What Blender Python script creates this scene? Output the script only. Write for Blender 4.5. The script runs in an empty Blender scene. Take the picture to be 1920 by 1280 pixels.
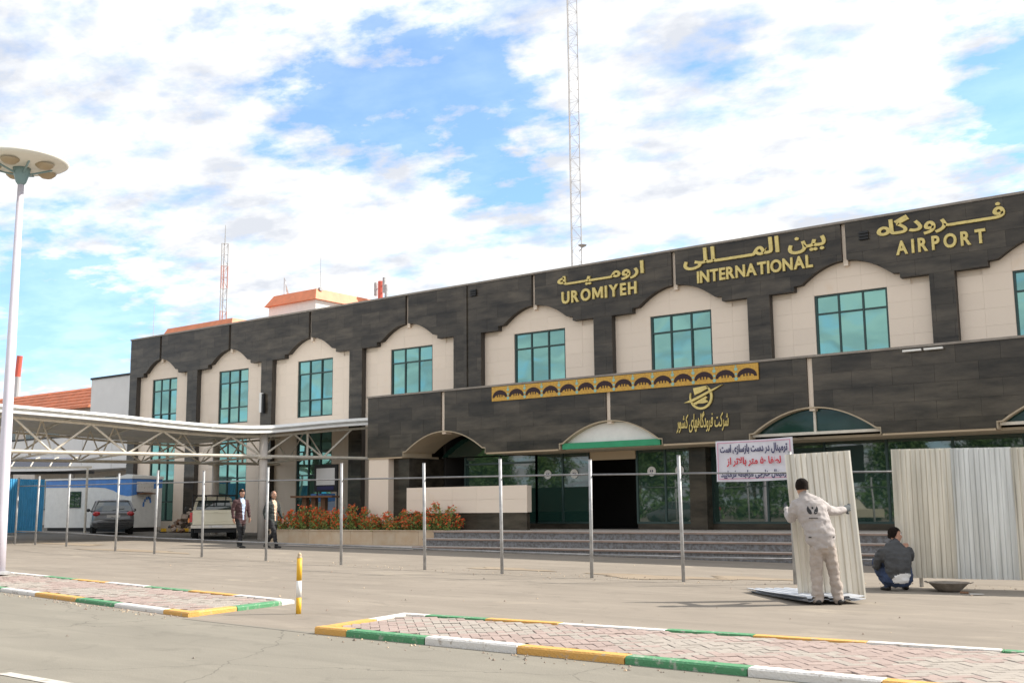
import bpy, bmesh, math, random
from mathutils import Vector, Matrix, kdtree
R_ = math.radians
rnd = random.Random(7)
scene = bpy.context.scene
COL = scene.collection

# ------------------------------------------------------------------ camera
cam = bpy.data.cameras.new('camera')
cam_ob = bpy.data.objects.new('camera', cam)
COL.objects.link(cam_ob)
cam.sensor_fit = 'HORIZONTAL'
cam.sensor_width = 36.0
cam.lens = 36.0 * 2070 / 1920
cam.clip_start = 0.1
cam.clip_end = 3000
CR = Vector((0.79718254, 0.60366449, -0.00944319))
CU = Vector((0.09742395, -0.11318767, 0.98878568))
CF = Vector((-0.59582595, 0.78916268, 0.14904261))
m = Matrix.Identity(4)
for i in range(3):
    m[i][0], m[i][1], m[i][2] = CR[i], CU[i], -CF[i]
m.translation = Vector((0, 0, 1.45))
cam_ob.matrix_world = m
scene.camera = cam_ob

# ------------------------------------------------------------------ light
SUN_AZ, SUN_EL = math.atan2(0.70, 0.71), R_(39)
w = bpy.data.worlds.new('World')
scene.world = w
w.use_nodes = True
N, L = w.node_tree.nodes, w.node_tree.links
N.clear()

def nd(nt, typ, **kw):
    n = nt.nodes.new(typ)
    for k, v in kw.items():
        if k.startswith('i_'):
            key = k[2:]
            n.inputs[int(key) if key.isdigit() else key.replace('_', ' ')].default_value = v
        else:
            setattr(n, k, v)
    return n

def mth(nt, op, a, b=None, c=None, clamp=False):
    n = nt.nodes.new('ShaderNodeMath')
    n.operation = op
    n.use_clamp = clamp
    for i, v in enumerate((a, b, c)):
        if v is None:
            continue
        if isinstance(v, (int, float)):
            n.inputs[i].default_value = v
        else:
            nt.links.new(v, n.inputs[i])
    return n.outputs[0]

def build_sky():
    nt = w.node_tree
    out = nd(nt, 'ShaderNodeOutputWorld')
    bg = nd(nt, 'ShaderNodeBackground')
    L.new(bg.outputs[0], out.inputs[0])
    sky = nd(nt, 'ShaderNodeTexSky')
    sky.sky_type = 'NISHITA'
    sky.sun_disc = False
    sky.sun_elevation = SUN_EL
    sky.sun_rotation = SUN_AZ
    sky.altitude = 1300
    sky.air_density = 1.0
    sky.dust_density = 0.6
    sky.ozone_density = 1.6
    tc = nd(nt, 'ShaderNodeTexCoord')
    sep = nd(nt, 'ShaderNodeSeparateXYZ')
    L.new(tc.outputs['Generated'], sep.inputs[0])
    zc = mth(nt, 'MAXIMUM', sep.outputs[2], 0.0)
    zz = mth(nt, 'ADD', zc, 0.16)
    px = mth(nt, 'DIVIDE', sep.outputs[0], zz)
    py = mth(nt, 'DIVIDE', sep.outputs[1], zz)
    cmb = nd(nt, 'ShaderNodeCombineXYZ')
    L.new(px, cmb.inputs[0]); L.new(py, cmb.inputs[1])
    # clouds drift along one direction: a turned, stretched cloud plane
    mp = nd(nt, 'ShaderNodeMapping')
    mp.inputs['Rotation'].default_value = (0, 0, R_(-20))
    mp.inputs['Scale'].default_value = (1.0, 1.25, 1)
    L.new(cmb.outputs[0], mp.inputs[0])
    n1 = nd(nt, 'ShaderNodeTexNoise', i_Scale=2.6, i_Detail=9.0, i_Roughness=0.58, i_Distortion=0.0)
    n2 = nd(nt, 'ShaderNodeTexNoise', i_Scale=8.5, i_Detail=9.0, i_Roughness=0.60, i_Distortion=0.0)
    n3 = nd(nt, 'ShaderNodeTexNoise', i_Scale=1.7, i_Detail=6.0, i_Roughness=0.55)
    for n in (n1, n2, n3):
        L.new(mp.outputs[0], n.inputs['Vector'])
    mp3 = nd(nt, 'ShaderNodeMapping')
    mp3.inputs['Location'].default_value = (3.1, 1.7, 0)
    L.new(mp.outputs[0], mp3.inputs[0]); L.new(mp3.outputs[0], n3.inputs['Vector'])
    # gaps in the cloud deck: (direction, angular size, depth)
    gaps = [((-0.690, 0.640, 0.350), 0.040, 0.85), ((-0.655, 0.665, 0.358), 0.045, 0.85), ((-0.610, 0.705, 0.366), 0.050, 1.0),
            ((-0.575, 0.735, 0.360), 0.048, 0.95), ((-0.592, 0.744, 0.302), 0.034, 0.75), ((-0.568, 0.765, 0.296), 0.030, 0.7),
            ((-0.180, 0.926, 0.335), 0.050, 1.3), ((-0.160, 0.937, 0.305), 0.045, 1.0), ((-0.715, 0.572, 0.405), 0.040, 0.35),
            ((-0.385, 0.842, 0.380), 0.022, 0.4),
            ((-0.862, 0.476, 0.172), 0.060, 0.85), ((-0.832, 0.530, 0.160), 0.055, 0.75), ((-0.852, 0.505, 0.140), 0.045, 0.55),
            ((0.75, 0.30, 0.59), 0.12, 0.7), ((-0.2, 0.25, 0.94), 0.15, 0.7)]
    tot = None
    shade_n = nd(nt, 'ShaderNodeTexNoise', i_Scale=5.2, i_Detail=7.0, i_Roughness=0.55)
    mps = nd(nt, 'ShaderNodeMapping')
    mps.inputs['Location'].default_value = (7.3, 2.9, 0)
    L.new(mp.outputs[0], mps.inputs[0]); L.new(mps.outputs[0], shade_n.inputs['Vector'])
    warp = mth(nt, 'MULTIPLY', mth(nt, 'SUBTRACT', n2.outputs[0], 0.5), 0.10)
    for d, size, depth in gaps:
        v = Vector(d).normalized()
        dt = nd(nt, 'ShaderNodeVectorMath', operation='DISTANCE')
        L.new(tc.outputs['Generated'], dt.inputs[0])
        dt.inputs[1].default_value = v
        e = mth(nt, 'ADD', dt.outputs['Value'], warp)
        q = mth(nt, 'DIVIDE', e, size)
        g = mth(nt, 'MULTIPLY', mth(nt, 'EXPONENT', mth(nt, 'MULTIPLY', mth(nt, 'MULTIPLY', q, q), -1.0)), depth)
        tot = g if tot is None else mth(nt, 'ADD', tot, g)
    a = mth(nt, 'MULTIPLY_ADD', n1.outputs[0], 2.2, -0.15)
    b = mth(nt, 'MULTIPLY_ADD', mth(nt, 'SUBTRACT', n2.outputs[0], 0.5), 2.4, a)
    cov = mth(nt, 'SUBTRACT', b, mth(nt, 'MULTIPLY', tot, 1.12), clamp=True)
    # towards the horizon the deck closes to a pale veil
    veil = mth(nt, 'MULTIPLY', mth(nt, 'SUBTRACT', 1.0, mth(nt, 'MULTIPLY', zc, 4.5), clamp=True), 0.5)
    cov = mth(nt, 'MAXIMUM', cov, veil)
    cov = mth(nt, 'MULTIPLY_ADD', cov, 0.76, 0.24)
    ramp = nd(nt, 'ShaderNodeValToRGB')
    ramp.color_ramp.elements[0].position = 0.34
    ramp.color_ramp.elements[0].color = CLOUD_LO
    ramp.color_ramp.elements[1].position = 0.66
    ramp.color_ramp.elements[1].color = CLOUD_HI
    L.new(mth(nt, 'MULTIPLY_ADD', mth(nt, 'SUBTRACT', shade_n.outputs[0], 0.5), 1.25, n3.outputs[0]), ramp.inputs[0])
    skys = nd(nt, 'ShaderNodeVectorMath', operation='MULTIPLY')
    L.new(sky.outputs[0], skys.inputs[0])
    skys.inputs[1].default_value = (SKY_STRENGTH * 0.62, SKY_STRENGTH * 1.00, SKY_STRENGTH * 1.22)
    mix = nd(nt, 'ShaderNodeMix', data_type='RGBA')
    L.new(cov, mix.inputs['Factor'])
    L.new(skys.outputs[0], mix.inputs['A'])
    L.new(ramp.outputs[0], mix.inputs['B'])
    L.new(mix.outputs['Result'], bg.inputs['Color'])
    bg.inputs['Strength'].default_value = 1.0

SKY_STRENGTH = 0.12
CLOUD_LO = (0.385, 0.402, 0.436, 1)
CLOUD_HI = (0.64, 0.635, 0.62, 1)
build_sky()

sun = bpy.data.lights.new('sun', 'SUN')
sun.energy = 3.5
sun.angle = R_(0.9)
sun.color = (1.0, 0.94, 0.85)
sun_ob = bpy.data.objects.new('sun', sun)
COL.objects.link(sun_ob)
sdir = Vector((math.sin(SUN_AZ) * math.cos(SUN_EL), math.cos(SUN_AZ) * math.cos(SUN_EL), math.sin(SUN_EL)))
sun_ob.rotation_euler = sdir.to_track_quat('Z', 'Y').to_euler()

scene.view_settings.view_transform = 'Standard'
scene.view_settings.look = 'None'
scene.view_settings.gamma = 1.0
scene.view_settings.use_curve_mapping = False
scene.view_settings.exposure = 1.05
scene.cycles.use_denoising = True
scene.cycles.max_bounces = 8

# ------------------------------------------------------------------ materials
def mat(name, col, rough=0.7, metal=0.0, var=0.0, scale=4.0, bump=0.0, bscale=40.0, spec=0.5,
        col2=None, stretch=None, tone=0.0, detail=5.0, ior=None, coat=0.0, contrast=None):
    """plain surface whose colour wanders between col and col2 by noise"""
    mt = bpy.data.materials.new(name)
    mt.use_nodes = True
    nt = mt.node_tree
    p = nt.nodes['Principled BSDF']
    p.inputs['Roughness'].default_value = rough
    p.inputs['Metallic'].default_value = metal
    p.inputs['Specular IOR Level'].default_value = spec
    p.inputs['Base Color'].default_value = (*col, 1)
    if ior: p.inputs['IOR'].default_value = ior
    if coat: p.inputs['Coat Weight'].default_value = coat
    tc = nd(nt, 'ShaderNodeTexCoord')
    vec = tc.outputs['Object']
    if stretch:
        mp = nd(nt, 'ShaderNodeMapping')
        mp.inputs['Scale'].default_value = stretch
        nt.links.new(vec, mp.inputs[0]); vec = mp.outputs[0]
    csock = None
    if var or col2:
        n = nd(nt, 'ShaderNodeTexNoise', i_Scale=scale, i_Detail=detail, i_Roughness=0.6)
        nt.links.new(vec, n.inputs['Vector'])
        r = nd(nt, 'ShaderNodeValToRGB')
        lo, hi = contrast or (0.35, 0.68)
        r.color_ramp.elements[0].position = lo
        r.color_ramp.elements[1].position = hi
        c2 = col2 if col2 else tuple(c * (1 - var) for c in col)
        c1 = col if col2 else tuple(min(1, c * (1 + var)) for c in col)
        r.color_ramp.elements[0].color = (*c2, 1)
        r.color_ramp.elements[1].color = (*c1, 1)
        nt.links.new(n.outputs[0], r.inputs[0])
        csock = r.outputs[0]
    if tone:
        at = nd(nt, 'ShaderNodeAttribute', attribute_name='tone')
        f = mth(nt, 'MULTIPLY_ADD', at.outputs['Fac'], 2 * tone, 1 - tone)
        mu = nd(nt, 'ShaderNodeVectorMath', operation='SCALE')
        if csock: nt.links.new(csock, mu.inputs[0])
        else: mu.inputs[0].default_value = col
        nt.links.new(f, mu.inputs['Scale'])
        csock = mu.outputs[0]
    if csock:
        nt.links.new(csock, p.inputs['Base Color'])
    if bump:
        nb = nd(nt, 'ShaderNodeTexNoise', i_Scale=bscale, i_Detail=4.0)
        nt.links.new(vec, nb.inputs['Vector'])
        b = nd(nt, 'ShaderNodeBump', i_Strength=bump, i_Distance=0.02)
        nt.links.new(nb.outputs[0], b.inputs['Height'])
        nt.links.new(b.outputs[0], p.inputs['Normal'])
    return mt

def ground_mat(name, base, dark, light, crack=0.5, patch=None):
    mt = bpy.data.materials.new(name)
    mt.use_nodes = True
    nt = mt.node_tree
    p = nt.nodes['Principled BSDF']
    p.inputs['Roughness'].default_value = 0.9
    p.inputs['Specular IOR Level'].default_value = 0.25
    tc = nd(nt, 'ShaderNodeTexCoord')
    def noise(sc, det=6.0, st=None, dist=0.0, loc=(0, 0, 0)):
        mp = nd(nt, 'ShaderNodeMapping')
        mp.inputs['Scale'].default_value = st or (1, 1, 1)
        mp.inputs['Location'].default_value = loc
        nt.links.new(tc.outputs['Object'], mp.inputs[0])
        n = nd(nt, 'ShaderNodeTexNoise', i_Scale=sc, i_Detail=det, i_Roughness=0.62, i_Distortion=dist)
        nt.links.new(mp.outputs[0], n.inputs['Vector'])
        return n.outputs[0]
    def mixc(f, a, b):
        mx = nd(nt, 'ShaderNodeMix', data_type='RGBA')
        nt.links.new(f, mx.inputs['Factor'])
        for s, v in (('A', a), ('B', b)):
            if isinstance(v, tuple): mx.inputs[s].default_value = (*v, 1)
            else: nt.links.new(v, mx.inputs[s])
        return mx.outputs['Result']
    def step(s, lo, hi):
        mr = nd(nt, 'ShaderNodeMapRange')
        mr.inputs['From Min'].default_value = lo
        mr.inputs['From Max'].default_value = hi
        nt.links.new(s, mr.inputs['Value'])
        return mr.outputs[0]
    c = mixc(step(noise(0.35, 7.0, (1, 1.6, 1)), 0.35, 0.65), dark, base)
    c = mixc(mth(nt, 'MULTIPLY', step(noise(0.9, 8.0, (0.5, 2.6, 1), 0.4, (5, 2, 0)), 0.50, 0.74), 0.75), c, light)
    c = mixc(mth(nt, 'MULTIPLY', step(noise(1.6, 6.0, (1, 1.5, 1), 0.8, (9, 4, 0)), 0.57, 0.72), 0.55), c, tuple(x * 0.70 for x in dark))
    # wheel-worn streaks along the road
    c = mixc(mth(nt, 'MULTIPLY', step(noise(1.0, 3.0, (0.06, 2.2, 1), 0.2, (2, 7, 0)), 0.52, 0.72), 0.45), c, tuple(x * 0.8 for x in dark))
    if patch:
        c = mixc(mth(nt, 'MULTIPLY', step(noise(0.8, 5.0, (0.7, 1.6, 1), 0.5, (1, 8, 0)), 0.60, 0.72), 0.55), c, patch)
    # oil spots
    c = mixc(mth(nt, 'MULTIPLY', step(noise(2.4, 2.0, (1, 1.3, 1), 0.3, (3, 11, 0)), 0.70, 0.78), 0.38), c, tuple(x * 0.55 for x in dark))
    # fine aggregate
    c = mixc(mth(nt, 'MULTIPLY', step(noise(70, 3.0), 0.35, 0.7), 0.22), c, tuple(x * 0.6 for x in dark))
    # hair cracks
    vo = nd(nt, 'ShaderNodeTexVoronoi', feature='DISTANCE_TO_EDGE', i_Scale=0.33)
    wn = nd(nt, 'ShaderNodeVectorMath', operation='ADD')
    nn = nd(nt, 'ShaderNodeTexNoise', i_Scale=1.2, i_Detail=5.0)
    nt.links.new(tc.outputs['Object'], nn.inputs['Vector'])
    nt.links.new(tc.outputs['Object'], wn.inputs[0]); nt.links.new(nn.outputs['Color'], wn.inputs[1])
    nt.links.new(wn.outputs[0], vo.inputs['Vector'])
    cr = mth(nt, 'MULTIPLY', mth(nt, 'LESS_THAN', vo.outputs['Distance'], 0.0035), crack)
    c = mixc(cr, c, tuple(x * 0.35 for x in dark))
    nt.links.new(c, p.inputs['Base Color'])
    b = nd(nt, 'ShaderNodeBump', i_Strength=0.35, i_Distance=0.01)
    nt.links.new(noise(45, 4.0), b.inputs['Height'])
    nt.links.new(b.outputs[0], p.inputs['Normal'])
    return mt

M = {}
M['concrete'] = ground_mat('forecourt_concrete', (0.280, 0.241, 0.197), (0.234, 0.202, 0.165), (0.328, 0.285, 0.233), 0.10, (0.42, 0.36, 0.28))
M['asphalt'] = ground_mat('road_asphalt', (0.258, 0.236, 0.194), (0.220, 0.202, 0.166), (0.290, 0.265, 0.217), 0.40)
M['drive'] = ground_mat('drive_asphalt', (0.19, 0.172, 0.15), (0.15, 0.137, 0.12), (0.23, 0.20, 0.17), 0.3)
M['soil'] = ground_mat('dry_earth', (0.33, 0.27, 0.20), (0.27, 0.21, 0.15), (0.38, 0.31, 0.23), 0.0)
M['cream'] = mat('cream_stone', (0.83, 0.70, 0.57), 0.55, var=0.05, scale=0.9, tone=0.02, col2=(0.78, 0.615, 0.45), contrast=(0.18, 0.40), bump=0.08, bscale=60)
M['cream_back'] = mat('cream_joint', (0.76, 0.645, 0.525), 0.8)
M['dark'] = mat('dark_granite', (0.100, 0.083, 0.062), 0.17, var=0.4, scale=1.7, tone=0.28, col2=(0.028, 0.024, 0.019), detail=12.0, spec=0.30, stretch=(0.45, 1, 1.9), bump=0.06, bscale=1.2, contrast=(0.34, 0.72))
M['dark_back'] = mat('dark_joint', (0.060, 0.051, 0.042), 0.8)
M['coping'] = mat('stone_coping', (0.27, 0.235, 0.20), 0.6, var=0.15)
M['soffit'] = mat('beige_soffit', (0.50, 0.41, 0.29), 0.7, var=0.08, scale=2)
M['alu'] = mat('dark_green_aluminium', (0.035, 0.065, 0.06), 0.35, metal=0.3)
M['white'] = mat('white_paint', (0.80, 0.785, 0.745), 0.5, var=0.05)
M['offwhite'] = mat('weathered_white_steel', (0.70, 0.64, 0.54), 0.45, var=0.10, scale=6)
M['tan'] = mat('tan_trim', (0.50, 0.39, 0.26), 0.6)
M['gold'] = mat('gold_letters', (0.70, 0.56, 0.20), 0.38, var=0.12, scale=8)
M['black'] = mat('black', (0.012, 0.012, 0.013), 0.5)
M['green'] = mat('green_sign', (0.02, 0.29, 0.13), 0.4, var=0.1)
M['galv'] = mat('galvanised_tube', (0.40, 0.40, 0.40), 0.5, metal=0.25, var=0.2, scale=7)
M['rail'] = mat('dark_galvanised_rail', (0.22, 0.22, 0.225), 0.55, metal=0.2, var=0.2, scale=7)
M['orange_roof'] = mat('orange_roof_sheet', (0.74, 0.25, 0.12), 0.6, var=0.12, scale=2)
M['red_roof'] = mat('red_roof_sheet', (0.70, 0.23, 0.11), 0.6, var=0.15, scale=2)
M['grey_clad'] = mat('pale_grey_cladding', (0.74, 0.725, 0.71), 0.5, var=0.04, scale=1)
M['wall_pale'] = mat('pale_render_wall', (0.62, 0.56, 0.50), 0.8, var=0.06)
M['blue_sheet'] = mat('blue_hoarding_sheet', (0.07, 0.36, 0.62), 0.45, var=0.12, scale=2)
M['blue'] = mat('blue_panel', (0.08, 0.24, 0.60), 0.4, var=0.1)
M['kerb_white'] = mat('kerb_white', (0.70, 0.67, 0.63), 0.75, col2=(0.40, 0.35, 0.30), scale=11, contrast=(0.33, 0.42), bump=0.5, bscale=40)
M['kerb_orange'] = mat('kerb_orange', (0.64, 0.35, 0.09), 0.75, col2=(0.46, 0.36, 0.25), scale=11, contrast=(0.33, 0.43), bump=0.5, bscale=40)
M['kerb_green'] = mat('kerb_green', (0.08, 0.26, 0.12), 0.75, col2=(0.33, 0.37, 0.29), scale=11, contrast=(0.34, 0.44), bump=0.5, bscale=40)
M['yellow'] = mat('yellow_paint', (0.75, 0.43, 0.03), 0.5, var=0.1, scale=9)
M['paver'] = mat('paver_block', (0.365, 0.282, 0.248), 0.85, col2=(0.34, 0.260, 0.226), scale=9, tone=0.10, bump=0.25, bscale=70)
M['paver_white'] = mat('paver_block_pale', (0.375, 0.330, 0.285), 0.85, col2=(0.35, 0.310, 0.267), scale=9, tone=0.09, bump=0.25, bscale=70)
M['sand'] = mat('joint_sand', (0.33, 0.275, 0.225), 0.95, var=0.15, scale=20)
M['planter'] = mat('sandstone_planter', (0.56, 0.45, 0.32), 0.7, col2=(0.50, 0.36, 0.23), scale=2.5, tone=0.06)
M['tread'] = mat('pale_tread_stone', (0.52, 0.47, 0.42), 0.5, var=0.08, tone=0.05)
M['nosing'] = mat('reddish_nosing', (0.28, 0.19, 0.15), 0.5, var=0.15)
M['riser'] = mat('mosaic_riser', (0.20, 0.20, 0.21), 0.4, col2=(0.11, 0.10, 0.095), scale=14, contrast=(0.40, 0.58), detail=8)
M['wood'] = mat('brown_wood', (0.19, 0.09, 0.04), 0.6, var=0.2, stretch=(1, 1, 6))
M['rubber'] = mat('tyre_rubber', (0.018, 0.018, 0.018), 0.85)
M['car_grey'] = mat('grey_car_paint', (0.17, 0.17, 0.175), 0.3, metal=0.3, coat=0.6)
M['plastic'] = mat('dark_plastic', (0.05, 0.05, 0.052), 0.6)
M['cream_paint'] = mat('cream_car_paint', (0.68, 0.62, 0.46), 0.35, coat=0.4)
M['lamp_red'] = mat('tail_lamp_red', (0.50, 0.02, 0.025), 0.2, coat=0.5)
M['lamp_orange'] = mat('lamp_amber', (0.70, 0.22, 0.03), 0.2, coat=0.5)
M['skin'] = mat('skin', (0.46, 0.25, 0.17), 0.6, var=0.08, scale=12)
M['hair'] = mat('dark_hair', (0.013, 0.009, 0.007), 0.9, spec=0.12, var=0.4, scale=40, bump=0.4, bscale=90)
M['hair_grey'] = mat('thin_grey_hair', (0.14, 0.10, 0.08), 0.7, var=0.3, scale=40)
M['jacket'] = mat('pale_grey_workwear', (0.40, 0.365, 0.35), 0.9, var=0.10, scale=9, bump=0.25, bscale=12)
M['trousers'] = mat('beige_work_trousers', (0.37, 0.315, 0.275), 0.9, var=0.12, scale=9, bump=0.25, bscale=12)
M['glove'] = mat('dark_glove', (0.07, 0.08, 0.085), 0.85)
M['charcoal'] = mat('charcoal_jacket', (0.055, 0.056, 0.058), 0.8, var=0.2, scale=9, bump=0.2, bscale=14)
M['jeans'] = mat('blue_jeans', (0.028, 0.045, 0.095), 0.9, var=0.25, scale=10)
M['shirt_white'] = mat('white_shirt', (0.72, 0.71, 0.70), 0.85)
M['shirt_blue'] = mat('pale_blue_shirt', (0.42, 0.52, 0.68), 0.85)
M['shirt_peach'] = mat('peach_shirt', (0.66, 0.47, 0.34), 0.85)
M['suit_maroon'] = mat('dark_maroon_jacket', (0.065, 0.030, 0.032), 0.85, var=0.25, scale=9)
M['suit_black'] = mat('black_suit', (0.018, 0.018, 0.02), 0.85, var=0.2, scale=9)
M['suit_green'] = mat('dark_grey_green_suit', (0.035, 0.042, 0.04), 0.85, var=0.2, scale=9)
M['shoe'] = mat('black_shoe', (0.015, 0.013, 0.012), 0.45)
M['leaf'] = mat('flower_leaves', (0.20, 0.25, 0.06), 0.7, var=0.35, scale=5)
M['leaf_dark'] = mat('tree_leaves', (0.10, 0.17, 0.045), 0.6, var=0.4, scale=1.2)
M['blossom'] = mat('orange_red_blossoms', (0.80, 0.17, 0.035), 0.7, col2=(0.62, 0.09, 0.03), scale=5)
M['bark'] = mat('tree_bark', (0.16, 0.12, 0.085), 0.9, var=0.3, scale=9)
M['lamp_cream'] = mat('cream_lamp_shell', (0.80, 0.78, 0.70), 0.4)
M['lamp_bowl'] = mat('bronze_lamp_bowl', (0.42, 0.33, 0.21), 0.4)
M['lilac'] = mat('lilac_white_pole', (0.66, 0.62, 0.68), 0.4, var=0.06, scale=2)
M['teal_metal'] = mat('teal_bracket', (0.22, 0.34, 0.36), 0.4)
M['rust_pan'] = mat('cement_crusted_pan', (0.27, 0.23, 0.19), 0.8, var=0.25, scale=12)
M['cement'] = mat('wet_cement', (0.24, 0.21, 0.18), 0.9, var=0.2, scale=14, bump=0.5, bscale=30)
M['rubble'] = mat('rubble', (0.30, 0.23, 0.18), 0.9, var=0.35, scale=6)
M['mast_white'] = mat('mast_white', (0.50, 0.49, 0.49), 0.5)
M['mast_hazed_red'] = mat('mast_hazed_red', (0.52, 0.30, 0.27), 0.5)  # distance haze mixed into the colour, paler than the mast's own red
M['aerial_red'] = mat('aerial_red', (0.62, 0.12, 0.08), 0.5)
M['ink_blue'] = mat('navy_print', (0.03, 0.03, 0.11), 0.7)
M['ink_red'] = mat('red_print', (0.58, 0.03, 0.05), 0.7)
M['cloth'] = mat('white_banner_cloth', (0.72, 0.705, 0.755), 0.85, var=0.04, scale=5, bump=0.3, bscale=6)
M['pink'] = mat('pink_border', (0.66, 0.30, 0.42), 0.85)
M['saffron'] = mat('saffron_print', (0.62, 0.37, 0.065), 0.7, col2=(0.45, 0.22, 0.05), scale=22, contrast=(0.3, 0.55))
M['turquoise'] = mat('turquoise_print', (0.30, 0.50, 0.42), 0.7)
M['maroon_ink'] = mat('maroon_print', (0.030, 0.012, 0.016), 0.7)
M['poly'] = mat('dark_polycarbonate', (0.035, 0.04, 0.06), 0.18, spec=0.6)
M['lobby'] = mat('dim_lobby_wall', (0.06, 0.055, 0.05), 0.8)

def glass_mat(name, tint, metal, rough, wob):
    mt = bpy.data.materials.new(name)
    mt.use_nodes = True
    nt = mt.node_tree
    p = nt.nodes['Principled BSDF']
    p.inputs['Base Color'].default_value = (*tint, 1)
    p.inputs['Metallic'].default_value = metal
    p.inputs['Roughness'].default_value = rough
    p.inputs['IOR'].default_value = 2.0
    tc = nd(nt, 'ShaderNodeTexCoord')
    n = nd(nt, 'ShaderNodeTexNoise', i_Scale=0.9, i_Detail=1.0)
    nt.links.new(tc.outputs['Object'], n.inputs['Vector'])
    b = nd(nt, 'ShaderNodeBump', i_Strength=wob, i_Distance=0.05)
    nt.links.new(n.outputs[0], b.inputs['Height'])
    nt.links.new(b.outputs[0], p.inputs['Normal'])
    return mt
M['teal_glass'] = glass_mat('teal_mirror_glass', (0.185, 0.375, 0.340), 0.85, 0.03, 0.12)
M['dark_glass'] = glass_mat('dark_green_glass', (0.016, 0.046, 0.036), 0.0, 0.02, 0.05)
M['arch_glass'] = glass_mat('arch_green_glass', (0.016, 0.05, 0.042), 0.0, 0.03, 0.05)
M['arch_glass'].node_tree.nodes['Principled BSDF'].inputs['IOR'].default_value = 1.4
M['worn_line'] = mat('worn_road_line', (0.52, 0.49, 0.44), 0.85, col2=(0.33, 0.30, 0.25), scale=9, contrast=(0.36, 0.5))
M['car_glass'] = glass_mat('car_glass', (0.03, 0.05, 0.05), 0.0, 0.03, 0.0)

def sheet_metal(name, base, rough, metal=0.85):
    """galvanised trapezoid sheet: streaky along its length"""
    mt = bpy.data.materials.new(name)
    mt.use_nodes = True
    nt = mt.node_tree
    p = nt.nodes['Principled BSDF']
    p.inputs['Metallic'].default_value = metal
    tc = nd(nt, 'ShaderNodeTexCoord')
    mp = nd(nt, 'ShaderNodeMapping')
    mp.inputs['Scale'].default_value = (11, 11, 0.45)
    nt.links.new(tc.outputs['Object'], mp.inputs[0])
    n = nd(nt, 'ShaderNodeTexNoise', i_Scale=1.0, i_Detail=5.0, i_Roughness=0.6)
    nt.links.new(mp.outputs[0], n.inputs['Vector'])
    r = nd(nt, 'ShaderNodeValToRGB')
    r.color_ramp.elements[0].position = 0.3; r.color_ramp.elements[1].position = 0.7
    r.color_ramp.elements[0].color = (*[c * 0.60 for c in base], 1)
    r.color_ramp.elements[1].color = (*base, 1)
    nt.links.new(n.outputs[0], r.inputs[0])
    nt.links.new(r.outputs[0], p.inputs['Base Color'])
    rr = mth(nt, 'MULTIPLY_ADD', n.outputs[0], 0.3, rough - 0.12)
    nt.links.new(rr, p.inputs['Roughness'])
    return mt
M['sheet'] = sheet_metal('galvanised_sheet', (0.78, 0.79, 0.77), 0.36, 0.65)
M['sheet_warm'] = sheet_metal('galvanised_sheet_warm', (0.81, 0.76, 0.66), 0.34, 0.62)
M['sheet_pale'] = sheet_metal('new_galvanised_sheet', (0.74, 0.77, 0.82), 0.40, 0.35)

# ------------------------------------------------------------------ helpers
def gz(x, y):
    return -0.011 * max(-70, min(30, x)) + 0.0022 * max(-10, min(60, y))

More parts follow.
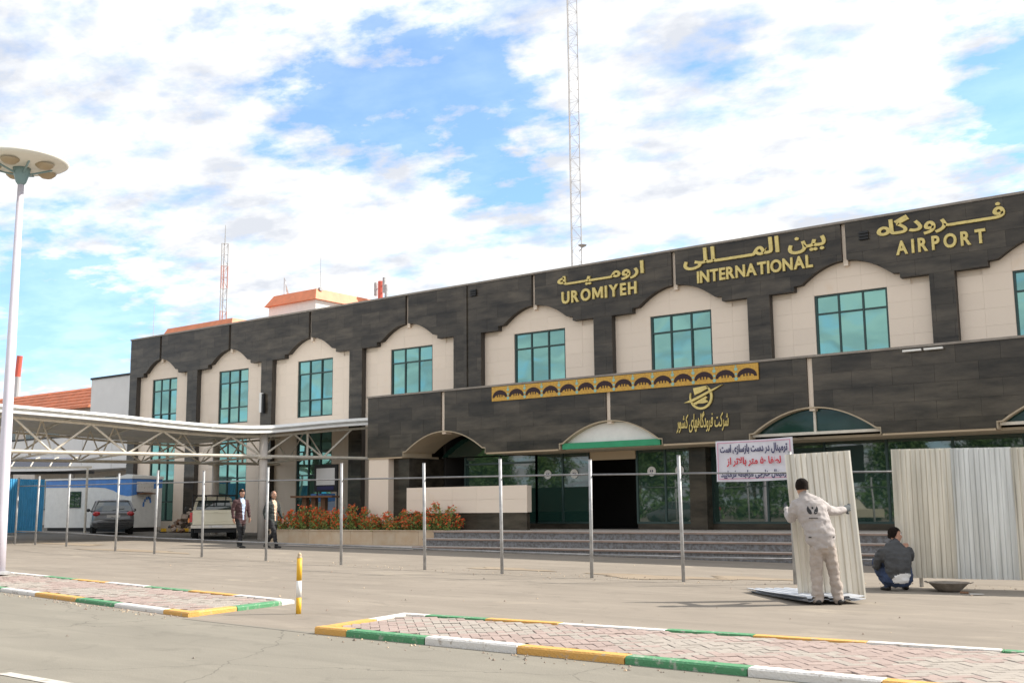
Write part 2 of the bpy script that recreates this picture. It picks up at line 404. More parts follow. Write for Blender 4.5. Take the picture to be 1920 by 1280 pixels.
class MB:
    """collects shapes, then links them as ONE mesh object"""
    def __init__(s):
        s.v, s.f, s.m, s.sm, s.t = [], [], [], [], []
        s.cm, s.smooth, s.tone = 0, False, None
    def add(s, vs, fs):
        o = len(s.v)
        s.v += [tuple(p) for p in vs]
        for f in fs:
            s.f.append([i + o for i in f]); s.m.append(s.cm); s.sm.append(s.smooth)
            s.t.append(0.5 if s.tone is None else s.tone)
        return s
    def box(s, a, b):
        x0, y0, z0 = a; x1, y1, z1 = b
        return s.add([(x0,y0,z0),(x1,y0,z0),(x1,y1,z0),(x0,y1,z0),(x0,y0,z1),(x1,y0,z1),(x1,y1,z1),(x0,y1,z1)],
                     [(0,3,2,1),(4,5,6,7),(0,1,5,4),(1,2,6,5),(2,3,7,6),(3,0,4,7)])
    def cbox(s, c, d):
        return s.box([c[i]-d[i]/2 for i in range(3)], [c[i]+d[i]/2 for i in range(3)])
    def hull8(s, bot, top):
        return s.add(list(bot)+list(top), [(3,2,1,0),(4,5,6,7),(0,1,5,4),(1,2,6,5),(2,3,7,6),(3,0,4,7)])
    def beam(s, p, q, wd, h, up=(0,0,1)):
        p, q = Vector(p), Vector(q); t = (q-p).normalized()
        u = Vector(up)
        if abs(t.dot(u)) > .98: u = Vector((1,0,0))
        sd = t.cross(u).normalized()*(wd/2); u2 = sd.cross(t).normalized()*(h/2)
        return s.hull8([p-sd-u2, p+sd-u2, q+sd-u2, q-sd-u2], [p-sd+u2, p+sd+u2, q+sd+u2, q-sd+u2])
    def tube(s, p, q, r0, r1=None, n=8, cap=True):
        r1 = r0 if r1 is None else r1
        return s.loft([(p, r0, r0), (q, r1, r1)], n=n, cap=cap)
    def path(s, pts, r, n=6):
        return s.loft([(p, r, r) for p in pts], n=n)
    def loft(s, nodes, n=12, cap=True, side=None):
        P = [Vector(a[0]) for a in nodes]
        vs, fs = [], []
        for i, (c, a, b) in enumerate(nodes):
            t = (P[min(i+1, len(P)-1)] - P[max(i-1, 0)])
            t = t.normalized() if t.length > 1e-9 else Vector((0,0,1))
            sd = Vector(side) if side else (Vector((1,0,0)) if abs(t.x) < .9 else Vector((0,1,0)))
            sd = (sd - t*sd.dot(t)).normalized(); fr = t.cross(sd)
            for k in range(n):
                an = 2*math.pi*k/n
                vs.append(P[i] + sd*(a*math.cos(an)) + fr*(b*math.sin(an)))
        for i in range(len(P)-1):
            for k in range(n):
                k2 = (k+1) % n
                fs.append((i*n+k, i*n+k2, (i+1)*n+k2, (i+1)*n+k))
        if cap:
            fs.append(tuple(reversed(range(n)))); fs.append(tuple(range((len(P)-1)*n, len(P)*n)))
        return s.add(vs, fs)
    def lathe(s, prof, n=16, c=(0,0,0)):
        vs, fs = [], []
        for r, z in prof:
            for k in range(n):
                an = 2*math.pi*k/n
                vs.append((c[0]+r*math.cos(an), c[1]+r*math.sin(an), c[2]+z))
        for i in range(len(prof)-1):
            for k in range(n):
                k2 = (k+1) % n
                fs.append((i*n+k, i*n+k2, (i+1)*n+k2, (i+1)*n+k))
        if prof[0][0] > 1e-6: fs.append(tuple(reversed(range(n))))
        if prof[-1][0] > 1e-6: fs.append(tuple(range((len(prof)-1)*n, len(prof)*n)))
        return s.add(vs, fs)
    def ball(s, c, r, n=12, rings=8):
        rx, ry, rz = (r, r, r) if isinstance(r, (int, float)) else r
        vs, fs = [], []
        for i in range(rings+1):
            ph = math.pi*i/rings
            for k in range(n):
                an = 2*math.pi*k/n
                vs.append((c[0]+rx*math.sin(ph)*math.cos(an), c[1]+ry*math.sin(ph)*math.sin(an), c[2]-rz*math.cos(ph)))
        for i in range(rings):
            for k in range(n):
                k2 = (k+1) % n
                fs.append((i*n+k, i*n+k2, (i+1)*n+k2, (i+1)*n+k))
        return s.add(vs, fs)
    def prism(s, poly, y0, y1):
        """polygon of (x, z) points pushed from y0 (front) to y1 (back)"""
        area = sum(poly[i][0]*poly[(i+1)%len(poly)][1]-poly[(i+1)%len(poly)][0]*poly[i][1] for i in range(len(poly)))
        if area < 0: poly = poly[::-1]
        n = len(poly)
        vs = [(x, y0, z) for x, z in poly] + [(x, y1, z) for x, z in poly]
        fs = [tuple(range(n)), tuple(reversed(range(n, 2*n)))]
        fs += [(i, i+n, (i+1)%n+n, (i+1)%n) for i in range(n)]
        return s.add(vs, fs)
    def plate(s, poly, z0, z1):
        """polygon of (x, y) points between heights; z may be functions of (x, y)"""
        area = sum(poly[i][0]*poly[(i+1)%len(poly)][1]-poly[(i+1)%len(poly)][0]*poly[i][1] for i in range(len(poly)))
        if area < 0: poly = poly[::-1]
        n = len(poly)
        f0 = z0 if callable(z0) else (lambda x, y: z0)
        f1 = z1 if callable(z1) else (lambda x, y: z1)
        vs = [(x, y, f0(x, y)) for x, y in poly] + [(x, y, f1(x, y)) for x, y in poly]
        fs = [tuple(reversed(range(n))), tuple(range(n, 2*n))]
        fs += [(i, (i+1)%n, (i+1)%n+n, i+n) for i in range(n)]
        return s.add(vs, fs)

W = {}
def link(name, me, parent=None):
    o = bpy.data.objects.new(name, me)
    COL.objects.link(o)
    if parent is not None:
        o.parent = parent
    return o

def tomesh(name, mb, mats, off=None):
    me = bpy.data.meshes.new(name)
    vs = mb.v if off is None else [(p[0]-off[0], p[1]-off[1], p[2]-off[2]) for p in mb.v]
    me.from_pydata(vs, [], mb.f)
    mats = mats if isinstance(mats, (list, tuple)) else [mats]
    for q in mats:
        me.materials.append(M[q] if isinstance(q, str) else q)
    me.polygons.foreach_set('material_index', mb.m)
    me.polygons.foreach_set('use_smooth', mb.sm)
    at = me.attributes.new('tone', 'FLOAT', 'FACE')
    at.data.foreach_set('value', mb.t)
    me.update()
    return me

def obj(name, mb, mats, parent=None, local=False):
    """link the collected shapes as one mesh; world coordinates unless local"""
    off = None
    if parent is not None and not local:
        off = W.get(parent.name, (0, 0, 0))
    o = link(name, tomesh(name, mb, mats, off), parent)
    if parent is not None:
        W[o.name] = W.get(parent.name, (0, 0, 0))
    return o

def thing(name, label, cat, loc=(0,0,0), rz=0.0, group=None):
    o = bpy.data.objects.new(name, None)
    COL.objects.link(o)
    o.empty_display_size = 0.3
    o.location = loc; o.rotation_euler = (0, 0, rz)
    W[o.name] = tuple(loc)
    return tag(o, label, cat, group)

def tag(o, label, cat, group=None):
    o['label'] = label; o['category'] = cat
    if group: o['group'] = group
    return o

def kind(o, k):
    o['kind'] = k
    return o

def at(loc, rz=0.0):
    return Matrix.Translation(loc) @ Matrix.Rotation(rz, 4, 'Z')

def clip(poly, x0, z0, x1, z1):
    def cut(pts, f, inter):
        out = []
        for i in range(len(pts)):
            a, b = pts[i-1], pts[i]
            fa, fb = f(a), f(b)
            if fb >= 0:
                if fa < 0: out.append(inter(a, b, fa, fb))
                out.append(b)
            elif fa >= 0:
                out.append(inter(a, b, fa, fb))
        return out
    lerp = lambda a, b, fa, fb: (a[0]+(b[0]-a[0])*fa/(fa-fb), a[1]+(b[1]-a[1])*fa/(fa-fb))
    for f in (lambda p: p[0]-x0, lambda p: x1-p[0], lambda p: p[1]-z0, lambda p: z1-p[1]):
        poly = cut(poly, f, lerp)
        if len(poly) < 3: return []
    out = []
    for p in poly:
        if not out or math.hypot(p[0]-out[-1][0], p[1]-out[-1][1]) > 1e-4: out.append(p)
    if len(out) > 2 and math.hypot(out[0][0]-out[-1][0], out[0][1]-out[-1][1]) < 1e-4: out.pop()
    if len(out) < 3: return []
    ar = abs(sum(out[i][0]*out[(i+1)%len(out)][1]-out[(i+1)%len(out)][0]*out[i][1] for i in range(len(out))))/2
    return out if ar > 4e-3 else []
# ------------------------------------------------------------------ the ground
def sheet(name, poly, dz, material, nx=1):
    """a sheet following the gently sloping ground"""
    b = MB()
    b.add([(x, y, gz(x, y)+dz) for x, y in poly], [tuple(range(len(poly)))])
    o = obj(name, b, material)
    return kind(o, 'structure')

b = MB()
XS = [-700, -70, -50, -30, -10, 10, 30, 700]; YS = [-700, -10, 10, 30, 60, 900]
b.add([(x, y, gz(x, y)) for y in YS for x in XS],
      [(j*8+i, j*8+i+1, (j+1)*8+i+1, (j+1)*8+i) for j in range(5) for i in range(7)])
kind(obj('ground', b, 'concrete'), 'structure')
# front road in front of the islands, dark drive under the walkway
def kline(x):            # the line of the front kerbs
    return 8.60 + (0.075*(-11.5-x) if x < -11.5 else -0.022*(x+11.5)*0)
sheet('road', [(-69, -9.9), (29, -9.9), (29, 8.72), (-11.6, 8.62), (-17.4, 9.36), (-69, 13.2)], 0.004, 'asphalt')
sheet('paving_joint', [(-11.6, 8.60), (-9.2, 8.50), (-9.2, 8.525), (-11.6, 8.627)], 0.006, 'drive')
sheet('driveway', [(-69, 19.5), (-50, 20.0), (-39.3, 21.2), (-34.4, 24.1), (-25.9, 23.5), (-21.6, 23.5), (-21.6, 31), (-69, 45)], 0.004, 'drive')
b = MB()
b.add([(x, y, gz(x, y)+0.009) for x, y in ((-9.25, 5.0), (-5.6, 5.0), (-5.6, 5.13), (-9.2, 5.12))], [(0, 1, 2, 3)])
kind(obj('road_marking', b, 'worn_line'), 'structure')
# scraped earth along the unfinished fence
for i, (x, y, a, c) in enumerate([(-10.6, 18.3, 1.3, .5), (-8.9, 19.0, .9, .35), (-14.2, 18.6, 1.0, .3), (-27.8, 19.0, 2.4, .4), (-34, 20.6, 2.2, .45)]):
    pts = []
    for k in range(22):
        an = 2*math.pi*k/22; r = 1+.28*math.sin(3*an+i)+.16*math.sin(7*an+2*i)
        pts.append((x+a*r*math.cos(an), y+c*r*math.sin(an)))
    sheet('earth_patch', pts, 0.0075, 'soil')

# ------------------------------------------------------------------ traffic islands
KC = {'w': 'kerb_white', 'o': 'kerb_orange', 'g': 'kerb_green'}
def kerb_run(parent, p, q, cols, cuts, inner, H_=.085):
    """painted kerb stones from p to q; cuts = lengths of the stones"""
    p, q = Vector((p[0], p[1])), Vector((q[0], q[1]))
    d = (q-p); tot = d.length; d.normalize()
    nrm = Vector((-d.y, d.x)) * (1 if inner else -1)
    s = 0
    for c, ln in zip(cols, cuts):
        e = min(tot, s+ln)
        if e - s < .02: break
        a, z = p+d*(s+.006), p+d*(e-.006)
        b = MB()
        W_, ch = .15, .016
        prof = [(0, -.05), (0, H_-ch), (ch, H_), (W_, H_), (W_, -.05)]
        j = rnd.uniform(-.006, .006); hz = rnd.uniform(-.004, .004)
        vs = []
        for e_ in (a, z):
            for u, h in prof:
                pt = e_ + nrm*(u+j)
                vs.append((pt.x, pt.y, gz(pt.x, pt.y)+h+hz))
        n = len(prof)
        fs = [(i, (i+1) % n, (i+1) % n+n, i+n) for i in range(n)] + [tuple(range(n)), tuple(reversed(range(n, 2*n)))]
        b.add(vs, fs)
        me = tomesh('kerb_stone', b, KC[c])
        bm = bmesh.new(); bm.from_mesh(me); bmesh.ops.recalc_face_normals(bm, faces=bm.faces); bm.to_mesh(me); bm.free()
        link('kerb_stone', me, parent)
        s = e

PAV_MESH = []
def paver_mesh():
    ms = []
    for k in range(12):
        b = MB(); b.tone = rnd.random()
        L_, Wd, h = .1965, .0965, .02
        c = .004
        b.hull8([(-L_/2,-Wd/2,-.04),(L_/2,-Wd/2,-.04),(L_/2,Wd/2,-.04),(-L_/2,Wd/2,-.04)],
                [(-L_/2,-Wd/2,h-c),(L_/2,-Wd/2,h-c),(L_/2,Wd/2,h-c),(-L_/2,Wd/2,h-c)])
        b.hull8([(-L_/2,-Wd/2,h-c),(L_/2,-Wd/2,h-c),(L_/2,Wd/2,h-c),(-L_/2,Wd/2,h-c)],
                [(-L_/2+c,-Wd/2+c,h),(L_/2-c,-Wd/2+c,h),(L_/2-c,Wd/2-c,h),(-L_/2+c,Wd/2-c,h)])
        ms.append((b, tomesh('paver', b, 'paver' if k < 7 else 'paver_white')))
    return ms
PAVERS = paver_mesh()

def inside(p, poly):
    r = False
    for i in range(len(poly)):
        a, b = poly[i-1], poly[i]
        if (a[1] > p[1]) != (b[1] > p[1]) and p[0] < (b[0]-a[0])*(p[1]-a[1])/(b[1]-a[1])+a[0]: r = not r
    return r

def pavers(parent, poly, origin, rot, limit, H_):
    """herringbone block paving; the blocks nearest the camera single, the rest joined"""
    xs = [p[0] for p in poly]; ys = [p[1] for p in poly]
    spots = []
    u, v = Vector((math.cos(rot), math.sin(rot))), Vector((-math.sin(rot), math.cos(rot)))
    W_ = .1
    for i in range(-260, 261):
        for j in range(-260, 261):
            k = (i - j) % 4
            if k == 0: c, a = (i+1.0, j+.5), 0          # lying block
            elif k == 3: c, a = (i+.5, j+1.0), 1        # standing block
            else: continue
            p = Vector(origin) + u*(c[0]*W_) + v*(c[1]*W_)
            if p.x < -25: continue
            if inside((p.x, p.y), poly) and all(inside((p.x+dx, p.y+dy), poly) for dx, dy in ((.06,0),(-.06,0),(0,.06),(0,-.06))):
                spots.append((p.x, p.y, rot + (math.pi/2 if a else 0), i, j))
    def seen(s):
        d = Vector((s[0], s[1], gz(s[0], s[1])+.1-1.45)); z = d.dot(CF)
        return z > 0 and abs(d.dot(CR)/z) < .47 and -d.dot(CU)/z < .315
    spots.sort(key=lambda s: (not seen(s), s[0]**2+s[1]**2))
    rest = MB()
    restm = []
    for n, (x, y, r, i, j) in enumerate(spots):
        # bands of pale and reddish blocks running across the island
        band = math.sin((i+j)*.31) + .8*math.sin((i-j)*.17+1.3) + rnd.uniform(-1.1, 1.1)
        k = rnd.randrange(0, 7) if band > -.15 else rnd.randrange(7, 12)
        dz = rnd.uniform(-.004, .004)
        z = gz(x, y)+H_-.028+dz
        if n < limit:
            o = link('paver', PAVERS[k][1], parent)
            o.location = (x, y, z); o.rotation_euler = (rnd.uniform(-.012, .012), rnd.uniform(-.012, .012), r)
        else:
            src = PAVERS[k][0]
            T = Matrix.Translation((x, y, z)) @ Matrix.Rotation(r, 4, 'Z')
            rest.cm = 0 if k < 7 else 1
            o0 = len(rest.v)
            rest.v += [tuple(T @ Vector(p)) for p in src.v[8:]]
            for f in src.f[7:]:
                rest.f.append([q-8+o0 for q in f]); rest.m.append(rest.cm); rest.sm.append(False); rest.t.append(src.t[0])
    if rest.v:
        kind(obj('paver_field', rest, ['paver', 'paver_white'], parent, local=True), 'stuff')

def island(name, outer, runs, label, limit, rot, H_):
    cx, cy = outer[0]
    b = MB()
    b.plate(outer_inset(outer, .12), lambda x, y: gz(x, y)-.02, lambda x, y: gz(x, y)+H_-.020)
    o = kind(obj(name, b, 'sand'), 'structure')
    o['label'] = label
    for p, q, cols, cuts, inner in runs:
        kerb_run(o, p, q, cols, cuts, inner, H_)
    pavers(o, outer_inset(outer, .155), outer[0], rot, limit, H_)
    return o

def outer_inset(poly, d):
    n = len(poly)
    ar = sum(poly[i][0]*poly[(i+1)%n][1]-poly[(i+1)%n][0]*poly[i][1] for i in range(n))
    sg = 1 if ar > 0 else -1
    out = []
    for i in range(n):
        a, b, c = Vector(poly[i-1]), Vector(poly[i]), Vector(poly[(i+1)%n])
        d1, d2 = (b-a).normalized(), (c-b).normalized()
        n1, n2 = Vector((-d1.y, d1.x))*sg, Vector((-d2.y, d2.x))*sg
        bis = (n1+n2)
        bis = bis/ max(.3, bis.dot(n1))
        p = b + bis*d
        out.append((p.x, p.y))
    return out

Rr = [(-9.16, 8.52), (4.0, 8.76), (4.0, 11.9), (-2.7, 11.05), (-9.40, 10.22)]
island('paved_island', Rr, [
    ((-9.16, 8.52), (4.0, 8.76), 'ogwogwogwogwo', [.48, 1.09, 1.14, 1.17, 1.16, 1.10, 1.15, 1.15, 1.15, 1.15, 1.15, 1.15, 1.15], True),
    ((-9.17, 8.68), (-9.39, 10.05), 'ow', [.78, .62], False),
    ((-9.40, 10.22), (-2.7, 11.05), 'wgowwgowg', [.4, .84, .95, .95, .32, .95, 1.12, 1.2, .6], False),
    ((-2.7, 11.05), (4.0, 11.9), 'gowgow', [.6, 1.2, 1.2, 1.2, 1.2, 1.2], False)],
    'low paved traffic island with striped orange, green and white kerb beside the road', 230, R_(45), .078)
Lf = [(-11.70, 8.78), (-12.0, 10.78), (-20.7, 11.62), (-34, 12.9), (-34, 10.9), (-17.4, 9.42)]
island('paved_island', Lf, [
    ((-11.70, 8.78), (-17.4, 9.42), 'owgowgow', [.62, 1.32, 1.15, 1.35, 1.3, 1.2, 1.2], False),
    ((-17.4, 9.42), (-34, 10.9), 'gowgowgowgowgow', [1.2]*15, False),
    ((-11.72, 8.93), (-11.98, 10.63), 'ogw', [.72, .88, .3], True),
    ((-12.0, 10.78), (-20.7, 11.62), 'wogwogwo', [1.3, 1.22, 1.33, 1.3, 1.2, 1.12, 1.33], True),
    ((-20.7, 11.62), (-34, 12.9), 'wogwogwogwogwo', [1.2]*14, True)],
    'low paved traffic island beside the lamp post, its yellow and green end kerb in sun', 70, R_(45), .055)

# ------------------------------------------------------------------ the terminal building
YU, YB, YG = 32.0, 26.2, 28.0            # upper front, entrance block front, entrance glazing
T = thing('terminal_building', 'airport terminal clad in dark granite with cream arched window bays and low entrance block', 'building', (-23, 32, 0.4))
DARK_SLABS, CREAM_SLABS = [], []

def add_slabs(store, poly_list, y0, y1, cw, chh, x_off, z_off, gap=.0022, stagger=True):
    """cut a wall polygon into stone slabs with open joints"""
    for poly in poly_list:
        xs = [p[0] for p in poly]; zs = [p[1] for p in poly]
        z = z_off - chh*math.ceil((z_off-min(zs))/chh)
        row = 0
        while z < max(zs):
            x = x_off - cw*math.ceil((x_off-min(xs))/cw) - (cw/2 if stagger and int(round((z-z_off)/chh)) % 2 else 0)
            while x < max(xs):
                c = clip(poly, x+gap, z+gap, x+cw-gap, z+chh-gap)
                if c: store.append((c, y0, y1))
                x += cw
            z += chh

def emit_slabs(store, name, material, limit, stuff_name):
    def score(s):
        c, y0, _ = s
        mx = sum(p[0] for p in c)/len(c); mz = sum(p[1] for p in c)/len(c)
        ar = abs(sum(c[i][0]*c[(i+1)%len(c)][1]-c[(i+1)%len(c)][0]*c[i][1] for i in range(len(c))))/2
        d = Vector((mx, y0, mz-1.45)); z = d.dot(CF)
        vis = abs(d.dot(CR)/z) < .47
        return (0 if vis else 1, -ar/(d.length**2))
    store.sort(key=score)
    rest = MB()
    for i, (c, y0, y1) in enumerate(store):
        jit = rnd.uniform(-.002, .002)
        if i < limit:
            b = MB(); b.tone = rnd.random(); b.prism(c, y0+jit, y1)
            obj(name, b, material, T)
        else:
            rest.tone = rnd.random(); rest.prism(c, y0+jit, y1)
    if rest.v:
        kind(obj(stuff_name, rest, material, T), 'stuff')

# bays: (centre strip, cream left, cream right, window left, window right)
BAYS = [(-45.50, -47.35, -43.35, -46.38, -44.44), (-40.30, -42.60, -38.08, -41.30, -39.22), (-34.98, -37.35, -32.58, -35.96, -33.80),
        (-29.40, -31.85, -26.97, -30.46, -28.24), (-23.18, -25.62, -20.60, -24.24, -21.96), (-17.40, -19.85, -14.80, -18.47, -16.19),
        (-11.60, -14.05, -9.15, -12.69, -10.45), (-5.75, -8.45, -3.20, -6.98, -4.70)]
ZT, ZL, ZS, ZA = 9.86, 7.97, 8.13, 8.73
X_L, X_R = -47.95, 0.6
RC = .24                                  # the cream wall lies this far behind the granite

def arch_half(c, sg, hw):
    """half of the stepped arch from the ledge to the apex, on the side sg of the strip"""
    k = hw/2.5
    pts = [(c+sg*1.66*k, ZL), (c+sg*1.66*k, ZS), (c+sg*1.42*k, ZS+.02)]
    for i in range(1, 9):
        u = 1.42*k*(1-i/8)
        pts.append((c+sg*max(u, .075), ZA-.60*(u/(1.42*k))**2.0*.98))
    return pts

# granite front: one mushroom-shaped field between two strips, above a pier
fields = []
for i in range(len(BAYS)+1):
    if i == 0:
        left = [(X_L, ZT), (X_L, .3), (BAYS[0][1], .3), (BAYS[0][1], ZL)]
        right = arch_half(BAYS[0][0], -1, 2.0) + [(BAYS[0][0]-.075, ZT)]
        poly = left + right
    elif i == len(BAYS):
        c = BAYS[-1][0]
        poly = [(c+.075, ZT)] + arch_half(c, 1, 2.5)[::-1] + [(BAYS[-1][2], ZL), (BAYS[-1][2], .3), (X_R, .3), (X_R, ZT)]
    else:
        a, d = BAYS[i-1], BAYS[i]
        zb = .3 if i <= 3 else 4.2
        poly = [(a[0]+.075, ZT)] + arch_half(a[0], 1, a[2]-a[0])[::-1] + [(a[2], ZL), (a[2], zb), (d[1], zb), (d[1], ZL)] + arch_half(d[0], -1, d[0]-d[1]) + [(d[0]-.075, ZT)]
    fields.append(poly)
b = MB()
for poly in fields:
    b.prism(poly, YU+.03, YU+RC)
obj('granite_backing', b, 'dark_back', T)
for i, poly in enumerate(fields):
    add_slabs(DARK_SLABS, [poly], YU, YU+.028, 1.0, .47, poly[0][0], ZT)
# dark side face of the left end
b = MB(); b.box((X_L, YU+RC, .3), (X_L+.2, YU+14, ZT)); b.box((X_R-.2, YU+RC, .3), (X_R, YU+14, ZT))
obj('end_wall', b, 'dark', T)
b = MB(); b.box((X_L-.03, YU-.04, ZT), (X_R+.03, YU+.36, ZT+.07))
obj('parapet_coping', b, 'coping', T)
b = MB(); b.box((X_L+.2, YU+.36, ZT-.6), (X_R-.2, YU+14, ZT-.45))
obj('roof', b, 'coping', T)
for i, a in enumerate(BAYS):
    b = MB(); b.box((a[0]-.075+.004, YU+.12, ZA-.15), (a[0]+.075-.004, YU+.235, ZT-.01))
    obj('cream_strip', b, 'cream', T)
# a dark rain pipe in the wide pier, two dark ventilation holes
b = MB(); b.box((-26.42, YU-.05, 4.3), (-26.28, YU-.001, ZT-.02)); obj('rain_pipe', b, 'dark', T)
for x, z in ((-25.95, 9.53), (-10.95, 9.38)):
    b = MB(); b.box((x-.13, YU-.05, z-.13), (x+.13, YU-.001, z+.13))
    for k in range(3): b.box((x-.15, YU-.09, z-.12+k*.09), (x+.15, YU-.05, z-.09+k*.09))
    obj('wall_vent', b, 'black', T)

# cream bays with their windows
YC = YU + RC
wall_back = MB()
def window(x0, x1, z0, z1, rows, cols=3, y=YC+.10, g='teal_glass'):
    """frame with mullions; every pane an object under its frame"""
    f = MB(); t = .055
    xs = [x0 + (x1-x0)*i/cols for i in range(cols+1)]
    zs = [z0] + rows + [z1]
    for i, x in enumerate(xs):
        ww = t if 0 < i < cols else t*1.2
        xa = x-ww/2 if 0 < i < cols else (x if i == 0 else x-ww)
        f.box((xa, y-.06, z0), (xa+ww, y+.02, z1))
    for j, z in enumerate(zs):
        za = z-t/2 if 0 < j < len(zs)-1 else (z if j == 0 else z-t)
        for i in range(cols):
            f.box((xs[i]+t*.62, y-.057, za), (xs[i+1]-t*.62, y+.018, za+t))
    fr = obj('window', f, 'alu', T)
    for i in range(cols):
        for j in range(len(zs)-1):
            p = MB()
            tl, tb = rnd.uniform(-.010, .010), rnd.uniform(-.008, .012)
            xa, xb, za, zb = xs[i]+.02, xs[i+1]-.02, zs[j]+.02, zs[j+1]-.02
            p.hull8([(xa, y-.02+tl, za), (xb, y-.02-tl, za), (xb, y, za), (xa, y, za)],
                    [(xa, y-.02+tl+tb, zb), (xb, y-.02-tl+tb, zb), (xb, y, zb), (xa, y, zb)])
            obj('pane', p, g, fr)
    return fr
for i, (c, l, r, wl, wr) in enumerate(BAYS):
    zbot = .35 if i < 4 else 4.3
    wins = [(5.36, 7.80)] + ([(1.0, 4.75)] if i < 4 else [])
    zl = [zbot]
    L0, R0 = l-.1, r+.1
    xl = [L0] + [L0+(wl-L0)*k/2 for k in (1, 2)] + [wl+(wr-wl)*k/3 for k in (1, 2, 3)] + [wr+(R0-wr)*k/2 for k in (1, 2)]
    zbreaks = [zbot] + [z for w_ in sorted(wins) for z in w_ if z > zbot] + [8.72]
    zs = []
    for a, d in zip(zbreaks, zbreaks[1:]):
        n = max(1, round((d-a)/.46))
        zs += [a+(d-a)*k/n for k in range(n)]
    zs.append(8.72)
    for xa, xb in zip(xl, xl[1:]):
        for za, zb in zip(zs, zs[1:]):
            zm, xm = (za+zb)/2, (xa+xb)/2
            if wl < xm < wr and any(w_[0] < zm < w_[1] for w_ in wins): continue
            if zm > ZL and abs(xm-c) > 1.75: continue
            g = .0014
            CREAM_SLABS.append(([(xa+g, za+g), (xb-g, za+g), (xb-g, zb-g), (xa+g, zb-g)], YC, YC+.03))
    # wall behind, with the openings left free
    zw = sorted(wins)
    prev = zbot
    for w_ in zw:
        if w_[0] > prev: wall_back.box((L0, YC+.032, prev), (R0, YC+.3, w_[0]))
        wall_back.box((L0, YC+.032, max(w_[0], zbot)), (wl, YC+.3, w_[1])); wall_back.box((wr, YC+.032, max(w_[0], zbot)), (R0, YC+.3, w_[1]))
        prev = w_[1]
    wall_back.box((L0, YC+.032, prev), (R0, YC+.3, 9.7))
    window(wl, wr, 5.36, 7.80, [6.08, 7.22] if i < 3 else [5.9, 7.22])
    if i < 4: window(wl, wr, 1.0, 4.75, [1.9, 2.9, 3.9])
obj('wall', wall_back, 'cream_back', T)
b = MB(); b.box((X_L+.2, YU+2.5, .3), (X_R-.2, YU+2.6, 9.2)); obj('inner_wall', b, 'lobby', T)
b = MB(); b.box((-38.0, YU-.14, 5.70), (-37.86, YU-.03, 6.56)); b.box((-37.97, YU-.03, 5.8), (-37.89, YU+.01, 6.45))
o = obj('wall_lamp', b, 'white', T)
b = MB(); b.box((-37.86, YU-.13, 5.66), (-37.74, YU-.02, 6.5)); obj('lamp_housing', b, 'black', o)

# entrance block: granite front with stepped arches
ZBT, ZB0, ZB1, ZB2 = 5.08, 3.12, 3.28, 3.86
BX = [-22.53, -16.44, -10.53, -4.55]
XB0, XB1 = -25.78, 0.4
DEP = .36
def barch(c, sg):
    pts = [(c+sg*1.70, ZB0), (c+sg*1.70, ZB1), (c+sg*1.58, ZB1+.01)]
    for i in range(1, 11):
        u = 1.58*(1-i/10)
        pts.append((c+sg*max(u, .075), ZB2-.57*(u/1.58)**2))
    return pts
bf = []
for i in range(5):
    if i == 0: poly = [(XB0, ZBT), (XB0, ZB0)] + barch(BX[0], -1) + [(BX[0]-.075, ZBT)]
    elif i == 4: poly = [(BX[3]+.075, ZBT)] + barch(BX[3], 1)[::-1] + [(XB1, ZB0), (XB1, ZBT)]
    else: poly = [(BX[i-1]+.075, ZBT)] + barch(BX[i-1], 1)[::-1] + barch(BX[i], -1) + [(BX[i]-.075, ZBT)]
    bf.append(poly)
b = MB()
for poly in bf: b.prism(poly, YB+.03, YB+DEP)
obj('entrance_backing', b, 'dark_back', T)
for poly in bf:
    add_slabs(DARK_SLABS, [poly], YB, YB+.028, .98, .42, poly[0][0], ZBT)
emit_slabs(DARK_SLABS, 'granite_slab', 'dark', 300, 'granite_slabs')
emit_slabs(CREAM_SLABS, 'cream_slab', 'cream', 300, 'cream_slabs')
b = MB(); b.box((XB0-.03, YB-.05, ZBT), (XB1, YB+.4, ZBT+.055)); obj('entrance_coping', b, 'coping', T)
b = MB(); b.box((XB0, YB+.4, ZBT-.35), (XB1, YU-.02, ZBT-.2)); obj('entrance_roof', b, 'coping', T)
b = MB(); b.box((XB0, YB+DEP, 3.14), (XB0+.25, YU-.02, ZBT-.4)); obj('entrance_side_wall', b, 'dark', T)
for c in BX:
    b = MB(); b.box((c-.071, YB+.06, ZB2-.1), (c+.071, YB+.35, ZBT-.01)); obj('cream_strip', b, 'cream', T)
# beige lining under the arches and along the lower edge
for k, c in enumerate(BX):
    depth = 1.40 if k == 0 else .34
    b = MB(); b.smooth = False
    pts = barch(c, -1)[:-1] + [(c, ZB2)] + barch(c, 1)[:-1][::-1]
    o2 = [(x, z-.035) for x, z in pts]
    n = len(pts)
    vs = [(x, YB+.012, z-.004) for x, z in pts] + [(x, YB+depth, z-.004) for x, z in pts] + [(c+(x-c)*.985, YB+.012, z) for x, z in o2] + [(c+(x-c)*.985, YB+depth, z) for x, z in o2]
    fs = []
    for i in range(n-1):
        fs += [(2*n+i, 2*n+i+1, 3*n+i+1, 3*n+i), (i, 2*n+i, 2*n+i+1, i+1)]
    b.add(vs, fs)
    obj('arch_lining', b, 'soffit', T)
b = MB()
xs = [XB0] + [v for c in BX for v in (c-1.70, c+1.70)] + [XB1]
for xa, xb in zip(xs[::2], xs[1::2]):
    b = MB(); b.box((xa+.02, YB+.015, ZB0-.05), (xb-.02, YB+DEP, ZB0-.003)); obj('edge_trim', b, 'tan', T)
b = MB(); b.box((XB0+.05, YB+DEP+.01, ZB0-.02), (XB1, YU-.3, ZB0+.02))
